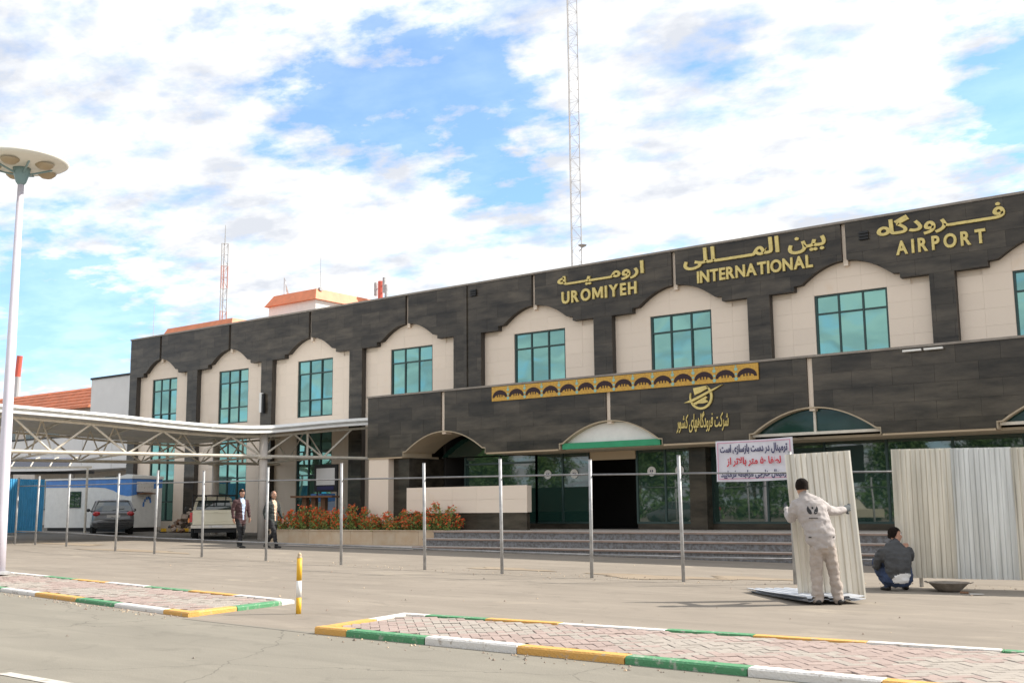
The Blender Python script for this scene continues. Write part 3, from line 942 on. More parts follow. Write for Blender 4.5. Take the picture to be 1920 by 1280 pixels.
# the soffit leaves the first arch free
sof = MB()
sof.box((XB0+.05, YB+DEP+.01, ZB0-.04), (BX[0]-1.70, YG-.02, ZB0+.02)); sof.box((BX[0]+1.70, YB+DEP+.01, ZB0-.04), (XB1, YG-.02, ZB0+.02))
obj('entrance_soffit', sof, 'soffit', T)
# arch infills: arch 1 deep and open, arch 2 pale board, 3 and 4 glass
def half_disc(c, hw, z0, rise, n=14):
    return [(c-hw, z0)] + [(c-hw+2*hw*i/n, z0+rise*(1-((2*i/n)-1)**2)) for i in range(1, n)] + [(c+hw, z0)]
b = MB(); b.prism(half_disc(BX[1], 1.56, ZB1-.02, .55), YB+.20, YB+.26); obj('arch_infill_board', b, 'white', T)
for c in BX[2:]:
    b = MB(); b.prism(half_disc(c, 1.56, ZB1-.03, .56), YB+.24, YB+.27); obj('arch_pane', b, 'arch_glass', T)
    b = MB(); b.box((c-1.66, YB+.14, ZB1-.10), (c+1.66, YB+.24, ZB1-.03)); b.box((c-.03, YB+.18, ZB1-.03), (c+.03, YB+.235, ZB1+.5)); obj('arch_transom', b, 'offwhite', T)
b = MB(); b.prism(half_disc(BX[0], 1.62, ZB0, .70), YG+.02, YG+.05); obj('arch_pane', b, 'dark_glass', T)
# green sign over the door
b = MB(); b.box((-18.05, YB+.06, 3.10), (-14.85, YB+.16, 3.27)); o = obj('door_sign', b, 'green', T)
# piers below the block front
b = MB(); b.box((XB0+.02, YB+.05, .6), (-24.88, YG+.2, ZB0-.05)); obj('cream_pier', b, 'cream', T)
b = MB(); b.box((-24.875, YB+.3, .6), (-24.2, YG+.2, ZB0-.05)); obj('dark_pier', b, 'dark', T)
b = MB(); b.box((-14.74, YG-.35, .81), (-14.22, YG+.2, ZB0-.04)); obj('dark_pier', b, 'dark', T)
# glazing line
ZP, ZG = .81, .97
b = MB(); b.box((-24.2, YG-.04, ZP), (-18.3, YG+.15, ZG)); b.box((-16.6, YG-.04, ZP), (XB1, YG+.15, ZG)); obj('glazing_plinth', b, 'dark', T)
def glazing(x0, x1, n, z0=ZG, z1=ZB0-.04, trans=None):
    f = MB()
    for i in range(n+1):
        x = x0+(x1-x0)*i/n
        f.box((x-.03, YG-.02, z0), (x+.03, YG+.06, z1))
    for i in range(n):
        xa, xb = x0+(x1-x0)*i/n+.031, x0+(x1-x0)*(i+1)/n-.031
        f.box((xa, YG-.015, z0), (xb, YG+.055, z0+.06))
        if trans: f.box((xa, YG-.05, trans-.03), (xb, YG+.05, trans+.03))
    fr = obj('glazing_frame', f, 'alu', T)
    for i in range(n):
        xa, xb = x0+(x1-x0)*i/n+.02, x0+(x1-x0)*(i+1)/n-.02
        p = MB(); tl = rnd.uniform(-.004, .004)
        p.hull8([(xa, YG+.01+tl, z0+.03), (xb, YG+.01-tl, z0+.03), (xb, YG+.03, z0+.03), (xa, YG+.03, z0+.03)],
                [(xa, YG+.01+tl, z1), (xb, YG+.01-tl, z1), (xb, YG+.03, z1), (xa, YG+.03, z1)])
        obj('glass_pane', p, 'dark_glass', fr)
    return fr
glazing(-23.1, -20.24, 2, trans=2.86)
g1 = glazing(-20.24, -18.26, 2)
g2 = glazing(-16.62, -14.76, 2)
glazing(-14.2, XB1, 9)
# round white notices on the doors
for gfr, xs in ((g1, (-19.80, -18.82)), (g2, (-16.13, -15.22)),):
    for x in xs:
        b = MB()
        b.prism([(x+.14*math.cos(t*math.pi/10), 2.46+.14*math.sin(t*math.pi/10)) for t in range(20)], YG-.012, YG-.004)
        d = obj('door_notice', b, 'white', gfr)
        q = MB()
        for s in (-1, 1):
            q.prism([(x+s*.012, 2.44), (x+s*.055, 2.445), (x+s*.045, 2.49), (x+s*.02, 2.51)], YG-.016, YG-.012)
        q.prism([(x-.035, 2.405), (x+.035, 2.405), (x+.035, 2.414), (x-.035, 2.414)], YG-.016, YG-.012)
        obj('notice_print', q, 'ink_blue', d)
# cream parapet wall in front of the glazing
YR, XR0, XR1 = 26.11, -23.95, -19.22
b = MB(); b.box((XR0, YR+.03, 1.33), (XR1, YR+.22, 2.10)); o = obj('ramp_parapet', b, 'cream_back', T)
for k in range(5):
    xa, xb = XR0+(XR1-XR0)*k/5, XR0+(XR1-XR0)*(k+1)/5
    for za, zb in ((1.32, 1.71), (1.715, 2.11)):
        q = MB(); q.tone = rnd.random(); q.box((xa+.002, YR, za), (xb-.002, YR+.028, zb)); obj('parapet_slab', q, 'cream', o)
b = MB(); b.box((XR0+.05, YR+.05, ZP), (XR1-.05, YR+.2, 1.33)); obj('parapet_base', b, 'dark', T)
# lobby behind the open door
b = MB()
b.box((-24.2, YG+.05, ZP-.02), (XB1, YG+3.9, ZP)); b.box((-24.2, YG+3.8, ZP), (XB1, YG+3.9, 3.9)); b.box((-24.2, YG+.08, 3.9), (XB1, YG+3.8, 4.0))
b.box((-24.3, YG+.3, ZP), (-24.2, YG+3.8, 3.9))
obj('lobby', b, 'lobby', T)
b = MB(); b.box((-18.26, YG-.02, ZB0-.28), (-16.62, YG+.08, ZB0-.04)); obj('door_lintel', b, 'tan', T)
b = MB(); b.box((-20.24, YG+.03, ZB0+.02), (XB1, YG+.06, 3.9)); obj('bulkhead', b, 'dark', T)

# steps and platform
XS0 = -21.75
b = MB(); b.box((XS0, 24.95, .1), (XB1, YG+.05, ZP-.045)); b.box((XB0, YB+.1, .1), (XS0, YG+.05, ZP-.045)); obj('platform_core', b, 'riser', T)
def tread(y0, y1, z, n=11):
    for k in range(n):
        xa = XS0 + (XB1-XS0)*k/n; xb = XS0 + (XB1-XS0)*(k+1)/n
        c = MB(); c.tone = rnd.random(); c.box((xa+.003, y0-.03, z-.045), (xb-.003, y1, z+rnd.uniform(0, .002)))
        obj('tread_slab', c, 'tread', T)
    c = MB(); c.box((XS0-.01, y0-.045, z-.04), (XB1, y0-.031, z-.006)); obj('step_nosing', c, 'nosing', T)
tread(24.0, 24.46, .395); tread(24.45, 24.92, .60); tread(24.90, YG-.05, ZP)
b = MB(); b.box((XB0, YB+.08, ZP-.045), (XS0-.005, YG-.05, ZP)); obj('platform_slab', b, 'tread', T)
for y, z0, z1 in ((24.0, .0, .35), (24.45, .35, .555), (24.90, .555, ZP-.045)):
    c = MB(); c.box((XS0, y, z0), (XB1, y+.3, z1)); obj('step_riser', c, 'riser', T)
c = MB(); c.box((-31.2, 24.0, .0), (XS0-.01, 26.2, .36)); kind(obj('sidewalk', c, 'tread'), 'structure')
# ------------------------------------------------------------------ lettering
AR = {'ا': (0xFE8D, 0xFE8E, 0, 0), 'ب': (0xFE8F, 0xFE90, 0xFE91, 0xFE92), 'ت': (0xFE95, 0xFE96, 0xFE97, 0xFE98), 'ج': (0xFE9D, 0xFE9E, 0xFE9F, 0xFEA0),
      'خ': (0xFEA5, 0xFEA6, 0xFEA7, 0xFEA8), 'د': (0xFEA9, 0xFEAA, 0, 0), 'ر': (0xFEAD, 0xFEAE, 0, 0), 'ز': (0xFEAF, 0xFEB0, 0, 0),
      'س': (0xFEB1, 0xFEB2, 0xFEB3, 0xFEB4), 'ش': (0xFEB5, 0xFEB6, 0xFEB7, 0xFEB8), 'ط': (0xFEC1, 0xFEC2, 0xFEC3, 0xFEC4), 'ع': (0xFEC9, 0xFECA, 0xFECB, 0xFECC),
      'ف': (0xFED1, 0xFED2, 0xFED3, 0xFED4), 'ک': (0xFB8E, 0xFB8F, 0xFB90, 0xFB91), 'گ': (0xFB92, 0xFB93, 0xFB94, 0xFB95), 'ل': (0xFEDD, 0xFEDE, 0xFEDF, 0xFEE0),
      'م': (0xFEE1, 0xFEE2, 0xFEE3, 0xFEE4), 'ن': (0xFEE5, 0xFEE6, 0xFEE7, 0xFEE8), 'ه': (0xFEE9, 0xFEEA, 0xFEEB, 0xFEEC), 'و': (0xFEED, 0xFEEE, 0, 0),
      'ی': (0xFEEF, 0xFEF0, 0xFEF3, 0xFEF4), 'ـ': (0x640, 0x640, 0x640, 0x640)}

def shape(s):
    """Persian text to joined presentation forms in visual order"""
    out = []
    i = 0
    joined = False                      # does the previous letter reach forward
    while i < len(s):
        ch = s[i]
        if ch not in AR:
            out.append(ch); joined = False; i += 1; continue
        if ch == 'ل' and i+1 < len(s) and s[i+1] == 'ا':
            out.append(chr(0xFEFC if joined else 0xFEFB)); joined = False; i += 2; continue
        iso, fin, ini, med = AR[ch]
        nxt = i+1 < len(s) and s[i+1] in AR and ini != 0
        c = (med if nxt else fin) if joined else (ini if nxt else iso)
        out.append(chr(c)); joined = nxt; i += 1
    # digits keep their order
    vis, k = [], 0
    out = out[::-1]
    while k < len(out):
        if out[k] in '۰۱۲۳۴۵۶۷۸۹':
            e = k
            while e < len(out) and out[e] in '۰۱۲۳۴۵۶۷۸۹': e += 1
            vis += out[k:e][::-1]; k = e
        else:
            vis.append(out[k]); k += 1
    return ''.join(vis)

def glyph(body, bold, spacing, shear):
    cu = bpy.data.curves.new('lettering', 'FONT')
    cu.body = body; cu.size = 1.0; cu.offset = bold; cu.extrude = 0.05; cu.space_character = spacing; cu.resolution_u = 4; cu.shear = shear
    o = bpy.data.objects.new('lettering', cu); COL.objects.link(o)
    bpy.context.view_layer.update()
    me = bpy.data.meshes.new_from_object(o.evaluated_get(bpy.context.evaluated_depsgraph_get()))
    bpy.data.objects.remove(o); bpy.data.curves.remove(cu)
    return me
BAR = None
def advance(prefix):
    """where the next letter starts"""
    global BAR
    def right(s):
        me = glyph(s, 0, 1, 0); r = max(v.co.x for v in me.vertices); bpy.data.meshes.remove(me); return r
    if BAR is None: BAR = right('|')
    return right(prefix+'|')-BAR if prefix else 0.0

def text_mesh(body, x0, x1, z0, z1, y, depth, bold, spacing=1.0, shear=0.0):
    """letters filling the box x0..x1, z0..z1 on the plane y, standing out towards -Y"""
    V_, F_ = [], []
    latin = body.isascii()
    if latin:
        ax = 0.0
        for ch in body:
            if ch == 'M':
                q = MB(); q.prism([(0, 0), (0, .7), (.19, .7), (.42, .27), (.65, .7), (.84, .7), (.84, 0), (.68, 0), (.68, .44), (.47, .06), (.37, .06), (.16, .44), (.16, 0)], -.05, .05)
                vs = [(p[0], p[2], -p[1]) for p in q.v]; fs = q.f
            else:
                me = glyph(ch, bold, 1, 0)
                vs = [tuple(v.co) for v in me.vertices]; fs = [list(p.vertices) for p in me.polygons]
                bpy.data.meshes.remove(me)
            lo = min(v[0] for v in vs); hi = max(v[0] for v in vs); o = len(V_)
            V_ += [(v[0]-lo+ax, v[1], v[2]) for v in vs]; F_ += [[i+o for i in f] for f in fs]
            ax += hi-lo+spacing
    else:
        for i, ch in enumerate(body):
            if ch == ' ': continue
            if ch == '\ufee9':          # the closed round letter: a plain ring
                ax = advance(body[:i]); o = len(V_); q = MB(); nR = 20
                for k in range(nR):
                    an = 2*math.pi*k/nR; tp = 1+.22*math.sin(an)
                    for rr in (1.0, .42):
                        for zz in (.05, -.05): q.v.append((.26+.235*rr*math.cos(an)/tp**.5, .215+.215*rr*math.sin(an)*1.05, zz))
                for k in range(nR):
                    u, w_ = k*4, ((k+1) % nR)*4
                    q.f += [[u, u+2, w_+2, w_], [u+1, w_+1, w_+3, u+3], [u, w_, w_+1, u+1], [u+2, u+3, w_+3, w_+2]]
                V_ += [(v[0]+ax, v[1], v[2]) for v in q.v]; F_ += [[j+o for j in f] for f in q.f]
                continue
            me = glyph(ch, bold, 1, shear)
            if len(me.vertices):
                ax = advance(body[:i]); o = len(V_); stag = .012*(i % 2)
                V_ += [(v.co.x+ax, v.co.y, v.co.z+(stag if v.co.z > 0 else 0)) for v in me.vertices]
                F_ += [[q+o for q in p.vertices] for p in me.polygons]
            bpy.data.meshes.remove(me)
    xs = [v[0] for v in V_]; ys = [v[1] for v in V_]; zs = [v[2] for v in V_]
    a, b_, c, d, e, f = min(xs), max(xs), min(ys), max(ys), min(zs), max(zs)
    me = bpy.data.meshes.new('lettering')
    me.from_pydata([(x0+(p[0]-a)/(b_-a)*(x1-x0), y-(p[2]-e)/(f-e)*depth, z0+(p[1]-c)/(d-c)*(z1-z0)) for p in V_], [], F_)
    return me

def islands(me):
    par = list(range(len(me.vertices)))
    def fd(i):
        while par[i] != i:
            par[i] = par[par[i]]; i = par[i]
        return i
    # text caps and sides do not share vertices: weld by place
    seen = {}
    for v in me.vertices:
        k = (round(v.co.x, 5), round(v.co.y, 5), round(v.co.z, 5))
        if k in seen: par[fd(v.index)] = fd(seen[k])
        else: seen[k] = v.index
    for p in me.polygons:
        r = fd(p.vertices[0])
        for q in p.vertices[1:]: par[fd(q)] = r
    gr = {}
    for p in me.polygons: gr.setdefault(fd(p.vertices[0]), []).append(list(p.vertices))
    return list(gr.values())

def letters(name, me, material, parent, split):
    groups = islands(me) if split else [[list(p.vertices) for p in me.polygons]]
    for g in sorted(groups, key=lambda g: min(me.vertices[i].co.x for f in g for i in f)):
        idx = {}
        b = MB(); vs = []; fs = []
        for f in g:
            ff = []
            for i in f:
                if i not in idx: idx[i] = len(vs); vs.append(tuple(me.vertices[i].co))
                ff.append(idx[i])
            fs.append(ff)
        b.add(vs, fs)
        obj(name, b, material, parent)
    bpy.data.meshes.remove(me)

def sign(label, fa, fbox, en, ebox, spacing):
    s = thing('gold_sign', label, 'sign', ((ebox[0]+ebox[1])/2, YU-.03, ebox[2]), 0, 'gold sign words along the parapet')
    letters('script', text_mesh(shape(fa), *fbox, YU-.012, .06, .024), 'gold', s, False)
    letters('letter', text_mesh(en, *ebox, YU-.012, .06, .031, spacing), 'gold', s, True)
sign('gold sign reading UROMIYEH below its Persian word on dark granite', 'ارومـــیـــه', (-22.05, -18.50, 9.14, 9.72), 'UROMIYEH', (-21.88, -18.80, 8.60, 9.04), .16)
sign('gold sign reading INTERNATIONAL below two Persian words on dark granite', 'بین المـــــللی', (-16.98, -12.12, 9.12, 9.80), 'INTERNATIONAL', (-16.50, -12.56, 8.64, 9.05), .07)
sign('gold sign reading AIRPORT below its Persian word near the roof end', 'فـــــرودگاه', (-10.55, -6.98, 9.12, 9.80), 'AIRPORT', (-10.02, -7.53, 8.63, 9.05), .25)

# emblem and script on the entrance block
e = thing('gold_emblem', 'gold winged ring emblem on the dark granite above the entrance', 'emblem', (-13.5, YB-.03, 4.0))
b = MB()
cx, cz, ro, ri = -13.52, 4.30, .335, .275
n = 34
a0, a1 = R_(158), R_(158+262)
vs = []
for i in range(n+1):
    a = a0+(a1-a0)*i/n
    tp = .45+.55*min(1, i/8, (n-i)/5)
    for rr in (ro, ro-(ro-ri)*tp):
        vs += [(cx+rr*math.cos(a), YB-.06, cz+rr*math.sin(a)), (cx+rr*math.cos(a), YB-.012, cz+rr*math.sin(a))]
fs = []
for i in range(n):
    o = i*4
    fs += [(o, o+4, o+6, o+2), (o, o+1, o+5, o+4), (o+2, o+6, o+7, o+3)]
b.add(vs, fs); obj('ring', b, 'gold', e)
b = MB(); b.prism([(-14.02, 4.17), (-13.80, 4.24), (-13.35, 4.42), (-12.88, 4.585), (-13.10, 4.47), (-13.45, 4.31), (-13.80, 4.17)], YB-.075, YB-.012); obj('wing', b, 'gold', e)
b = MB(); b.prism([(-13.70, 4.36), (-13.52, 4.42), (-13.28, 4.53), (-13.36, 4.585), (-13.74, 4.545)], YB-.06, YB-.012)
b.prism([(-13.78, 4.13), (-13.50, 4.255), (-13.37, 4.31), (-13.33, 4.27), (-13.39, 4.235), (-13.30, 4.15), (-13.48, 4.125), (-13.62, 4.13), (-13.66, 4.10)], YB-.06, YB-.012)
obj('globe_field', b, 'gold', e)
s = thing('gold_script', 'small gold flowing Persian script below the winged emblem', 'sign', (-13.5, YB-.03, 3.4))
letters('script', text_mesh(shape('شرکت فرودگاههای کشور'), -14.28, -12.76, 3.38, 3.92, YB-.012, .03, .004, 0.92, 0.25), 'gold', s, False)

# ornamental border over the entrance
X0o, X1o = -20.53, -11.87
ob = thing('ornamental_border', 'long saffron printed border with a row of dark arches along the entrance parapet', 'banner', ((X0o+X1o)/2, YB-.06, 4.65))
b = MB(); b.box((X0o, YB-.05, 4.635), (X1o, YB-.012, 5.065)); obj('board', b, 'saffron', ob)
pit = (X1o-X0o)/14
for k in range(14):
    c = X0o + pit*(k+.5)
    b = MB()
    pts_o, pts_i = [], []
    for i in range(15):
        a = math.pi*i/14
        po = (c+.275*math.cos(a), 4.735+.215*math.sin(a)**.85*(1+.25*max(0, math.sin(a)-.85)))
        pi_ = (c+.20*math.cos(a), 4.735+.085*math.sin(a))
        pts_o.append(po); pts_i.append(pi_)
    vs = [(x, YB-.056, z) for x, z in pts_o] + [(x, YB-.056, z) for x, z in pts_i]
    b.add(vs, [(i+1, i, 15+i, 16+i) for i in range(14)])
    for j in (-1, 0, 1):
        b.add([(c+j*.085-.018, YB-.057, 4.75), (c+j*.085+.018, YB-.057, 4.75), (c+j*.085+.018, YB-.057, 4.86), (c+j*.085-.018, YB-.057, 4.86)], [(0, 1, 2, 3)])
    obj('arch_motif', b, 'maroon_ink', ob)
    q = MB()
    cc = c + pit/2
    if cc+.06 < X1o:
        for z, r in ((4.95, .05), (4.82, .035), (4.70, .05), (5.03, .025)):
            q.add([(cc+r*math.cos(t*math.pi/4), YB-.056, z+r*math.sin(t*math.pi/4)) for t in range(8)], [tuple(range(8))])
        obj('flower_motif', q, 'turquoise', ob)

# white notice banner hung before the glazing
bn = thing('notice_banner', 'white cloth banner with navy and red Persian lines hung at the entrance', 'banner', (-11.8, 25.6, 2.04))
yb = 25.58
b = MB(); b.smooth = True
nx, nz = 16, 8
f = lambda u, v: (-12.86+2.08*u+.0*v, yb+.018*math.sin(u*9+v*2)+.012*math.sin(v*5), 2.06+1.02*v-.02*math.sin(u*math.pi)+.02*u)
b.add([f(i/nx, j/nz) for j in range(nz+1) for i in range(nx+1)], [(j*(nx+1)+i, j*(nx+1)+i+1, (j+1)*(nx+1)+i+1, (j+1)*(nx+1)+i) for j in range(nz) for i in range(nx)])
obj('cloth', b, 'cloth', bn)
b = MB()
for (u0, v0, u1, v1) in ((.03, .05, .97, .068), (.03, .935, .97, .953), (.03, .068, .041, .935), (.959, .068, .97, .935)):
    b.add([(f(u, v)[0], yb-.034, f(u, v)[2]) for u, v in ((u0, v0), (u1, v0), (u1, v1), (u0, v1))], [(0, 1, 2, 3)])
obj('printed_border', b, 'pink', bn)
for tx, x0, x1, z0, z1, mt in (('ترمینال در دست بازسازی است', -12.72, -10.92, 2.72, 2.98, 'ink_blue'), ('لطفا ۵۰ متر بالاتر از', -12.55, -11.10, 2.42, 2.66, 'ink_red'),
                               ('ترمینال خارجی مراجعه فرمایید', -12.72, -10.92, 2.12, 2.33, 'ink_blue')):
    letters('printed_line', text_mesh(shape(tx), x0, x1, z0, z1, yb-.036, .004, .030), mt, bn, False)
b = MB()
for x, z0, z1 in ((-12.84, 3.08, 3.2), (-10.80, 3.1, 3.2)): b.tube((x, yb, z0-.01), (x, YB+.1, 3.09), .006, n=5)
obj('cord', b, 'black', bn)

# floodlights on the entrance parapet
for i, x in enumerate((-7.96, -7.47)):
    t = thing('floodlight', ['white strip floodlight on the entrance parapet, nearer the ornamental border', 'white strip floodlight on the entrance parapet, farther from the ornamental border'][i], 'floodlight', (x, YB-.1, 5.03), 0, 'strip floodlights on the parapet')
    b = MB(); b.box((x-.21, YB-.16, 4.985), (x+.21, YB-.08, 5.03)); obj('lamp_body', b, 'white', t)
    b = MB(); b.box((x-.03, YB-.08, 4.99), (x+.03, YB-.012, 5.02)); obj('bracket', b, 'galv', t)

# ------------------------------------------------------------------ covered walkway
cw = thing('covered_walkway', 'white curved walkway roof on cream lattice trusses and pale round columns', 'canopy', (-33, 24, .4))
dirv = Vector((.30, .954, 0)).normalized(); nrm = Vector((-dirv.y, dirv.x, 0))
P0 = Vector((-31.95, 27.05, 0))              # the column at the front truss
def cp(s, o, z):                              # s metres along, o metres across, height
    q = P0 + dirv*s + nrm*o
    return Vector((q.x, q.y, z))
ZCH = 3.42
S0, S1 = -13.2, 4.6
def rz(s):                                    # fascia height along the roof
    return 4.60 + .06 + .05*math.cos((s+13)*.3) + (-.20*math.exp(-((s+1.0)/3.2)**2)) + .055*max(0, s) + (.05*(-s-4) if s < -4 else 0)*.6
OW = 6.4
# roof: curved panels across, one per bay
nb = 8
for k in range(nb):
    sa, sb = S0+(S1-S0)*k/nb+.006, S0+(S1-S0)*(k+1)/nb-.006
    b = MB(); b.smooth = True
    vs, fs = [], []
    nu, nv = 10, 3
    for lay in (0, -.05):
        for j in range(nv+1):
            s = sa+(sb-sa)*j/nv
            for i in range(nu+1):
                u = i/nu
                o = -.45+(OW+.9)*u
                vs.append(tuple(cp(s, o, rz(s)-.02+.16*math.sin(math.pi*u)+lay)))
    st = (nu+1)*(nv+1)
    for j in range(nv):
        for i in range(nu):
            q = j*(nu+1)+i
            fs += [(q, q+nu+1, q+nu+2, q+1), (st+q, st+q+1, st+q+nu+2, st+q+nu+1)]
    b.add(vs, fs)
    obj('roof_panel', b, 'white', cw)
for o in (-.45, OW+.45):                      # fascias
    b = MB()
    pts = [S0+(S1-S0)*i/24 for i in range(25)]
    for sa, sb in zip(pts, pts[1:]):
        a, c = cp(sa, o, rz(sa)-.09), cp(sb, o, rz(sb)-.09)
        sg = -1 if o < 0 else 1
        q = []
        for s_, in ((sa,), (sb,)):
            for oo, dz in ((o, -.20), (o, -.17), (o-sg*.10, .0), (o-sg*.34, .10), (o-sg*.40, .07), (o-sg*.08, -.20)):
                q.append(tuple(cp(s_, oo, rz(s_)+dz)))
        b.add(q, [(i, (i+1) % 6, (i+1) % 6+6, i+6) for i in range(6)])
    obj('fascia', b, 'white', cw)
def truss(o, wr):
    b = MB(); b.tube(cp(S0, o, ZCH), cp(S1, o, ZCH), .062, n=8); obj('bottom_chord', b, 'offwhite', cw)
    b = MB()
    pts = [S0+(S1-S0)*i/12 for i in range(13)]
    b.path([cp(s, o, rz(s)-.30) for s in pts], .05); obj('top_chord', b, 'offwhite', cw)
    s = -.05
    nodes = [s+2.45*k for k in range(-6, 3)]
    for k, q in enumerate(nodes):
        if S0 < q < S1:
            for sg in (-1, 1):
                e = q+sg*1.225
                if S0-.1 < e < S1+.1:
                    b = MB(); b.tube(cp(q, o, ZCH), cp(e, o, rz(e)-.30), .036, n=6); obj('diagonal', b, 'offwhite', cw)
    b = MB(); b.tube(cp(1.75, o, ZCH), cp(1.75, o, rz(1.75)-.3), .045, n=6); obj('post', b, 'offwhite', cw)
truss(0, 1); truss(OW, 0)
# cross frames between the two trusses
s = -.05
for k in range(-5, 2):
    q = s+2.45*k
    if S0 < q < S1:
        b = MB(); b.tube(cp(q, 0, ZCH), cp(q, OW, ZCH), .04, n=6)
        zt = rz(q)-.14
        b.tube(cp(q, 0, ZCH), cp(q, OW*.25, zt), .028, n=6); b.tube(cp(q, OW*.25, zt), cp(q, OW*.5, ZCH), .028, n=6)
        b.tube(cp(q, OW*.5, ZCH), cp(q, OW*.75, zt), .028, n=6); b.tube(cp(q, OW*.75, zt), cp(q, OW, ZCH), .028, n=6)
        obj('cross_frame', b, 'offwhite', cw)
    q2 = q+1.225
    if S0 < q2 < S1:
        b = MB()
        pts = [cp(q2, -.3+(OW+.6)*u/10, rz(q2)-.12+.16*math.sin(math.pi*u/10)) for u in range(11)]
        b.path(pts, .04); obj('roof_rib', b, 'offwhite', cw)
for o_, s_ in ((0, 0), (OW, .6), (0, -9.2), (OW, -9.2)):
    c = cp(s_, o_, 0); g = gz(c.x, c.y)
    b = MB(); b.smooth = True; b.tube((c.x, c.y, g-.05), (c.x, c.y, ZCH+.9), .15, n=16); col_ = obj('column', b, 'wall_pale', cw)
    b = MB(); b.box((c.x-.22, c.y-.22, ZCH-.09), (c.x+.22, c.y+.22, ZCH-.02)); obj('cap_plate', b, 'offwhite', col_)

# ------------------------------------------------------------------ buildings beyond
h = thing('cladding_hall', 'pale grey clad hall with dark roof edge beside the terminal end', 'building', (-55, 36, .7))
b = MB(); b.box((-52.88, 33, 5.52), (-47.97, 41, 8.36)); b.box((-61.6, 33.0, 3.64), (-47.97, 41, 5.44)); obj('wall', b, 'grey_clad', h)
b = MB(); b.box((-52.92, 32.94, 8.37), (-47.97, 41, 8.47)); b.box((-61.7, 32.94, 5.445), (-47.97, 41, 5.53)); obj('roof_edge', b, 'black', h)
b = MB()
for k in range(5): b.box((-61.6+2.72*k+.02, 32.975, 3.66), (-61.6+2.72*(k+1)-.02, 32.998, 4.53)); b.box((-61.6+2.72*k+.02, 32.975, 4.56), (-61.6+2.72*(k+1)-.02, 32.998, 5.43))
obj('cladding_panels', b, 'grey_clad', h)
b = MB(); b.box((-61.5, 35, .4), (-47.97, 35.2, 3.64)); obj('lower_wall', b, 'wall_pale', h)
for x in (-60.4, -58.2, -56.0, -53.8, -51.6, -49.6):
    b = MB(); b.box((x-.45, 34.93, 1.6), (x+.45, 34.995, 3.35)); fr = obj('window', b, 'alu', h)
    b = MB(); b.box((x-.4, 34.91, 1.65), (x-.02, 34.93, 3.3)); b.box((x+.02, 34.91, 1.65), (x+.4, 34.93, 3.3)); obj('pane', b, 'dark_glass', fr)
for x in (-61.3, -55.0, -48.4):
    b = MB(); b.tube((x, 33.4, .4), (x, 33.4, 3.64), .16, n=10); obj('column', b, 'wall_pale', h)

rh = thing('red_roof_hall', 'long pale hall under a red ribbed sloping roof behind the walkway', 'building', (-68, 42, .8))
b = MB(); b.box((-84, 38.2, .4), (-60.9, 48, 7.75)); obj('wall', b, 'wall_pale', rh)
b = MB(); b.hull8([(-84.4, 37.7, 7.75), (-60.75, 37.7, 7.75), (-60.75, 48, 7.75), (-84.4, 48, 7.75)], [(-84.4, 39.4, 9.25), (-60.75, 39.4, 9.25), (-60.75, 46, 9.25), (-84.4, 46, 9.25)]); rf = obj('roof', b, 'red_roof', rh)
b = MB()
for k in range(6):
    z = 7.85+k*.24; y = 37.7+1.7*(z-7.75)/1.5
    b.box((-84.4, y-.03, z), (-60.76, y+.06, z+.05))
obj('roof_ribs', b, 'red_roof', rf)
for x in (-78, -75.4, -72.8, -70.2, -67.6, -65.0, -62.6):
    b = MB(); b.box((x-.75, 38.1, 5.7), (x+.75, 38.195, 7.2)); fr = obj('window', b, 'offwhite', rh)
    b = MB(); b.box((x-.65, 38.07, 5.8), (x-.03, 38.1, 7.1)); b.box((x+.03, 38.07, 5.8), (x+.65, 38.1, 7.1)); obj('pane', b, 'dark_glass', fr)

def roof_box(label, x0, x1, y0, y1, zw, ze, zt, lean):
    t = thing('control_room', label, 'building', ((x0+x1)/2, y0, zw))
    b = MB(); b.box((x0, y0, zw), (x1, y1, ze)); obj('wall', b, 'white', t)
    b = MB()
    e_ = .22
    b.hull8([(x0-e_, y0-e_, ze), (x1+e_, y0-e_, ze), (x1+e_, y1+e_, ze), (x0-e_, y1+e_, ze)], [(x0+lean, y0+lean*.4, zt), (x1-lean*.3, y0+lean*.4, zt), (x1-lean*.3, y1-lean, zt), (x0+lean, y1-lean, zt)])
    rf = obj('roof', b, 'orange_roof', t)
    return t
roof_box('white rooftop room with a sloping orange roof band, flag and antenna above it', -53.2, -48.95, 45.2, 53, 8.5, 14.02, 14.72, .30)
roof_box('lower rooftop room showing only its orange roof above the granite parapet', -56.9, -50.5, 40.2, 46, 8.5, 11.62, 12.42, .22)
# flag on the rooftop room
t = thing('flag', 'small pale flag drooping from a short pole on the rooftop room', 'flag', (-52.62, 45.0, 14.5))
b = MB(); b.tube((-52.62, 45.9, 14.4), (-52.62, 45.9, 15.95), .025, n=6); obj('pole', b, 'galv', t)
b = MB(); b.smooth = True
b.add([(-52.6+.06*i+.05*j, 45.9+.06*math.sin(i*1.7+j), 15.9-.19*j-.12*i) for j in range(6) for i in range(4)], [(j*4+i, j*4+i+1, (j+1)*4+i+1, (j+1)*4+i) for j in range(5) for i in range(3)])
obj('cloth', b, 'kerb_white', t)
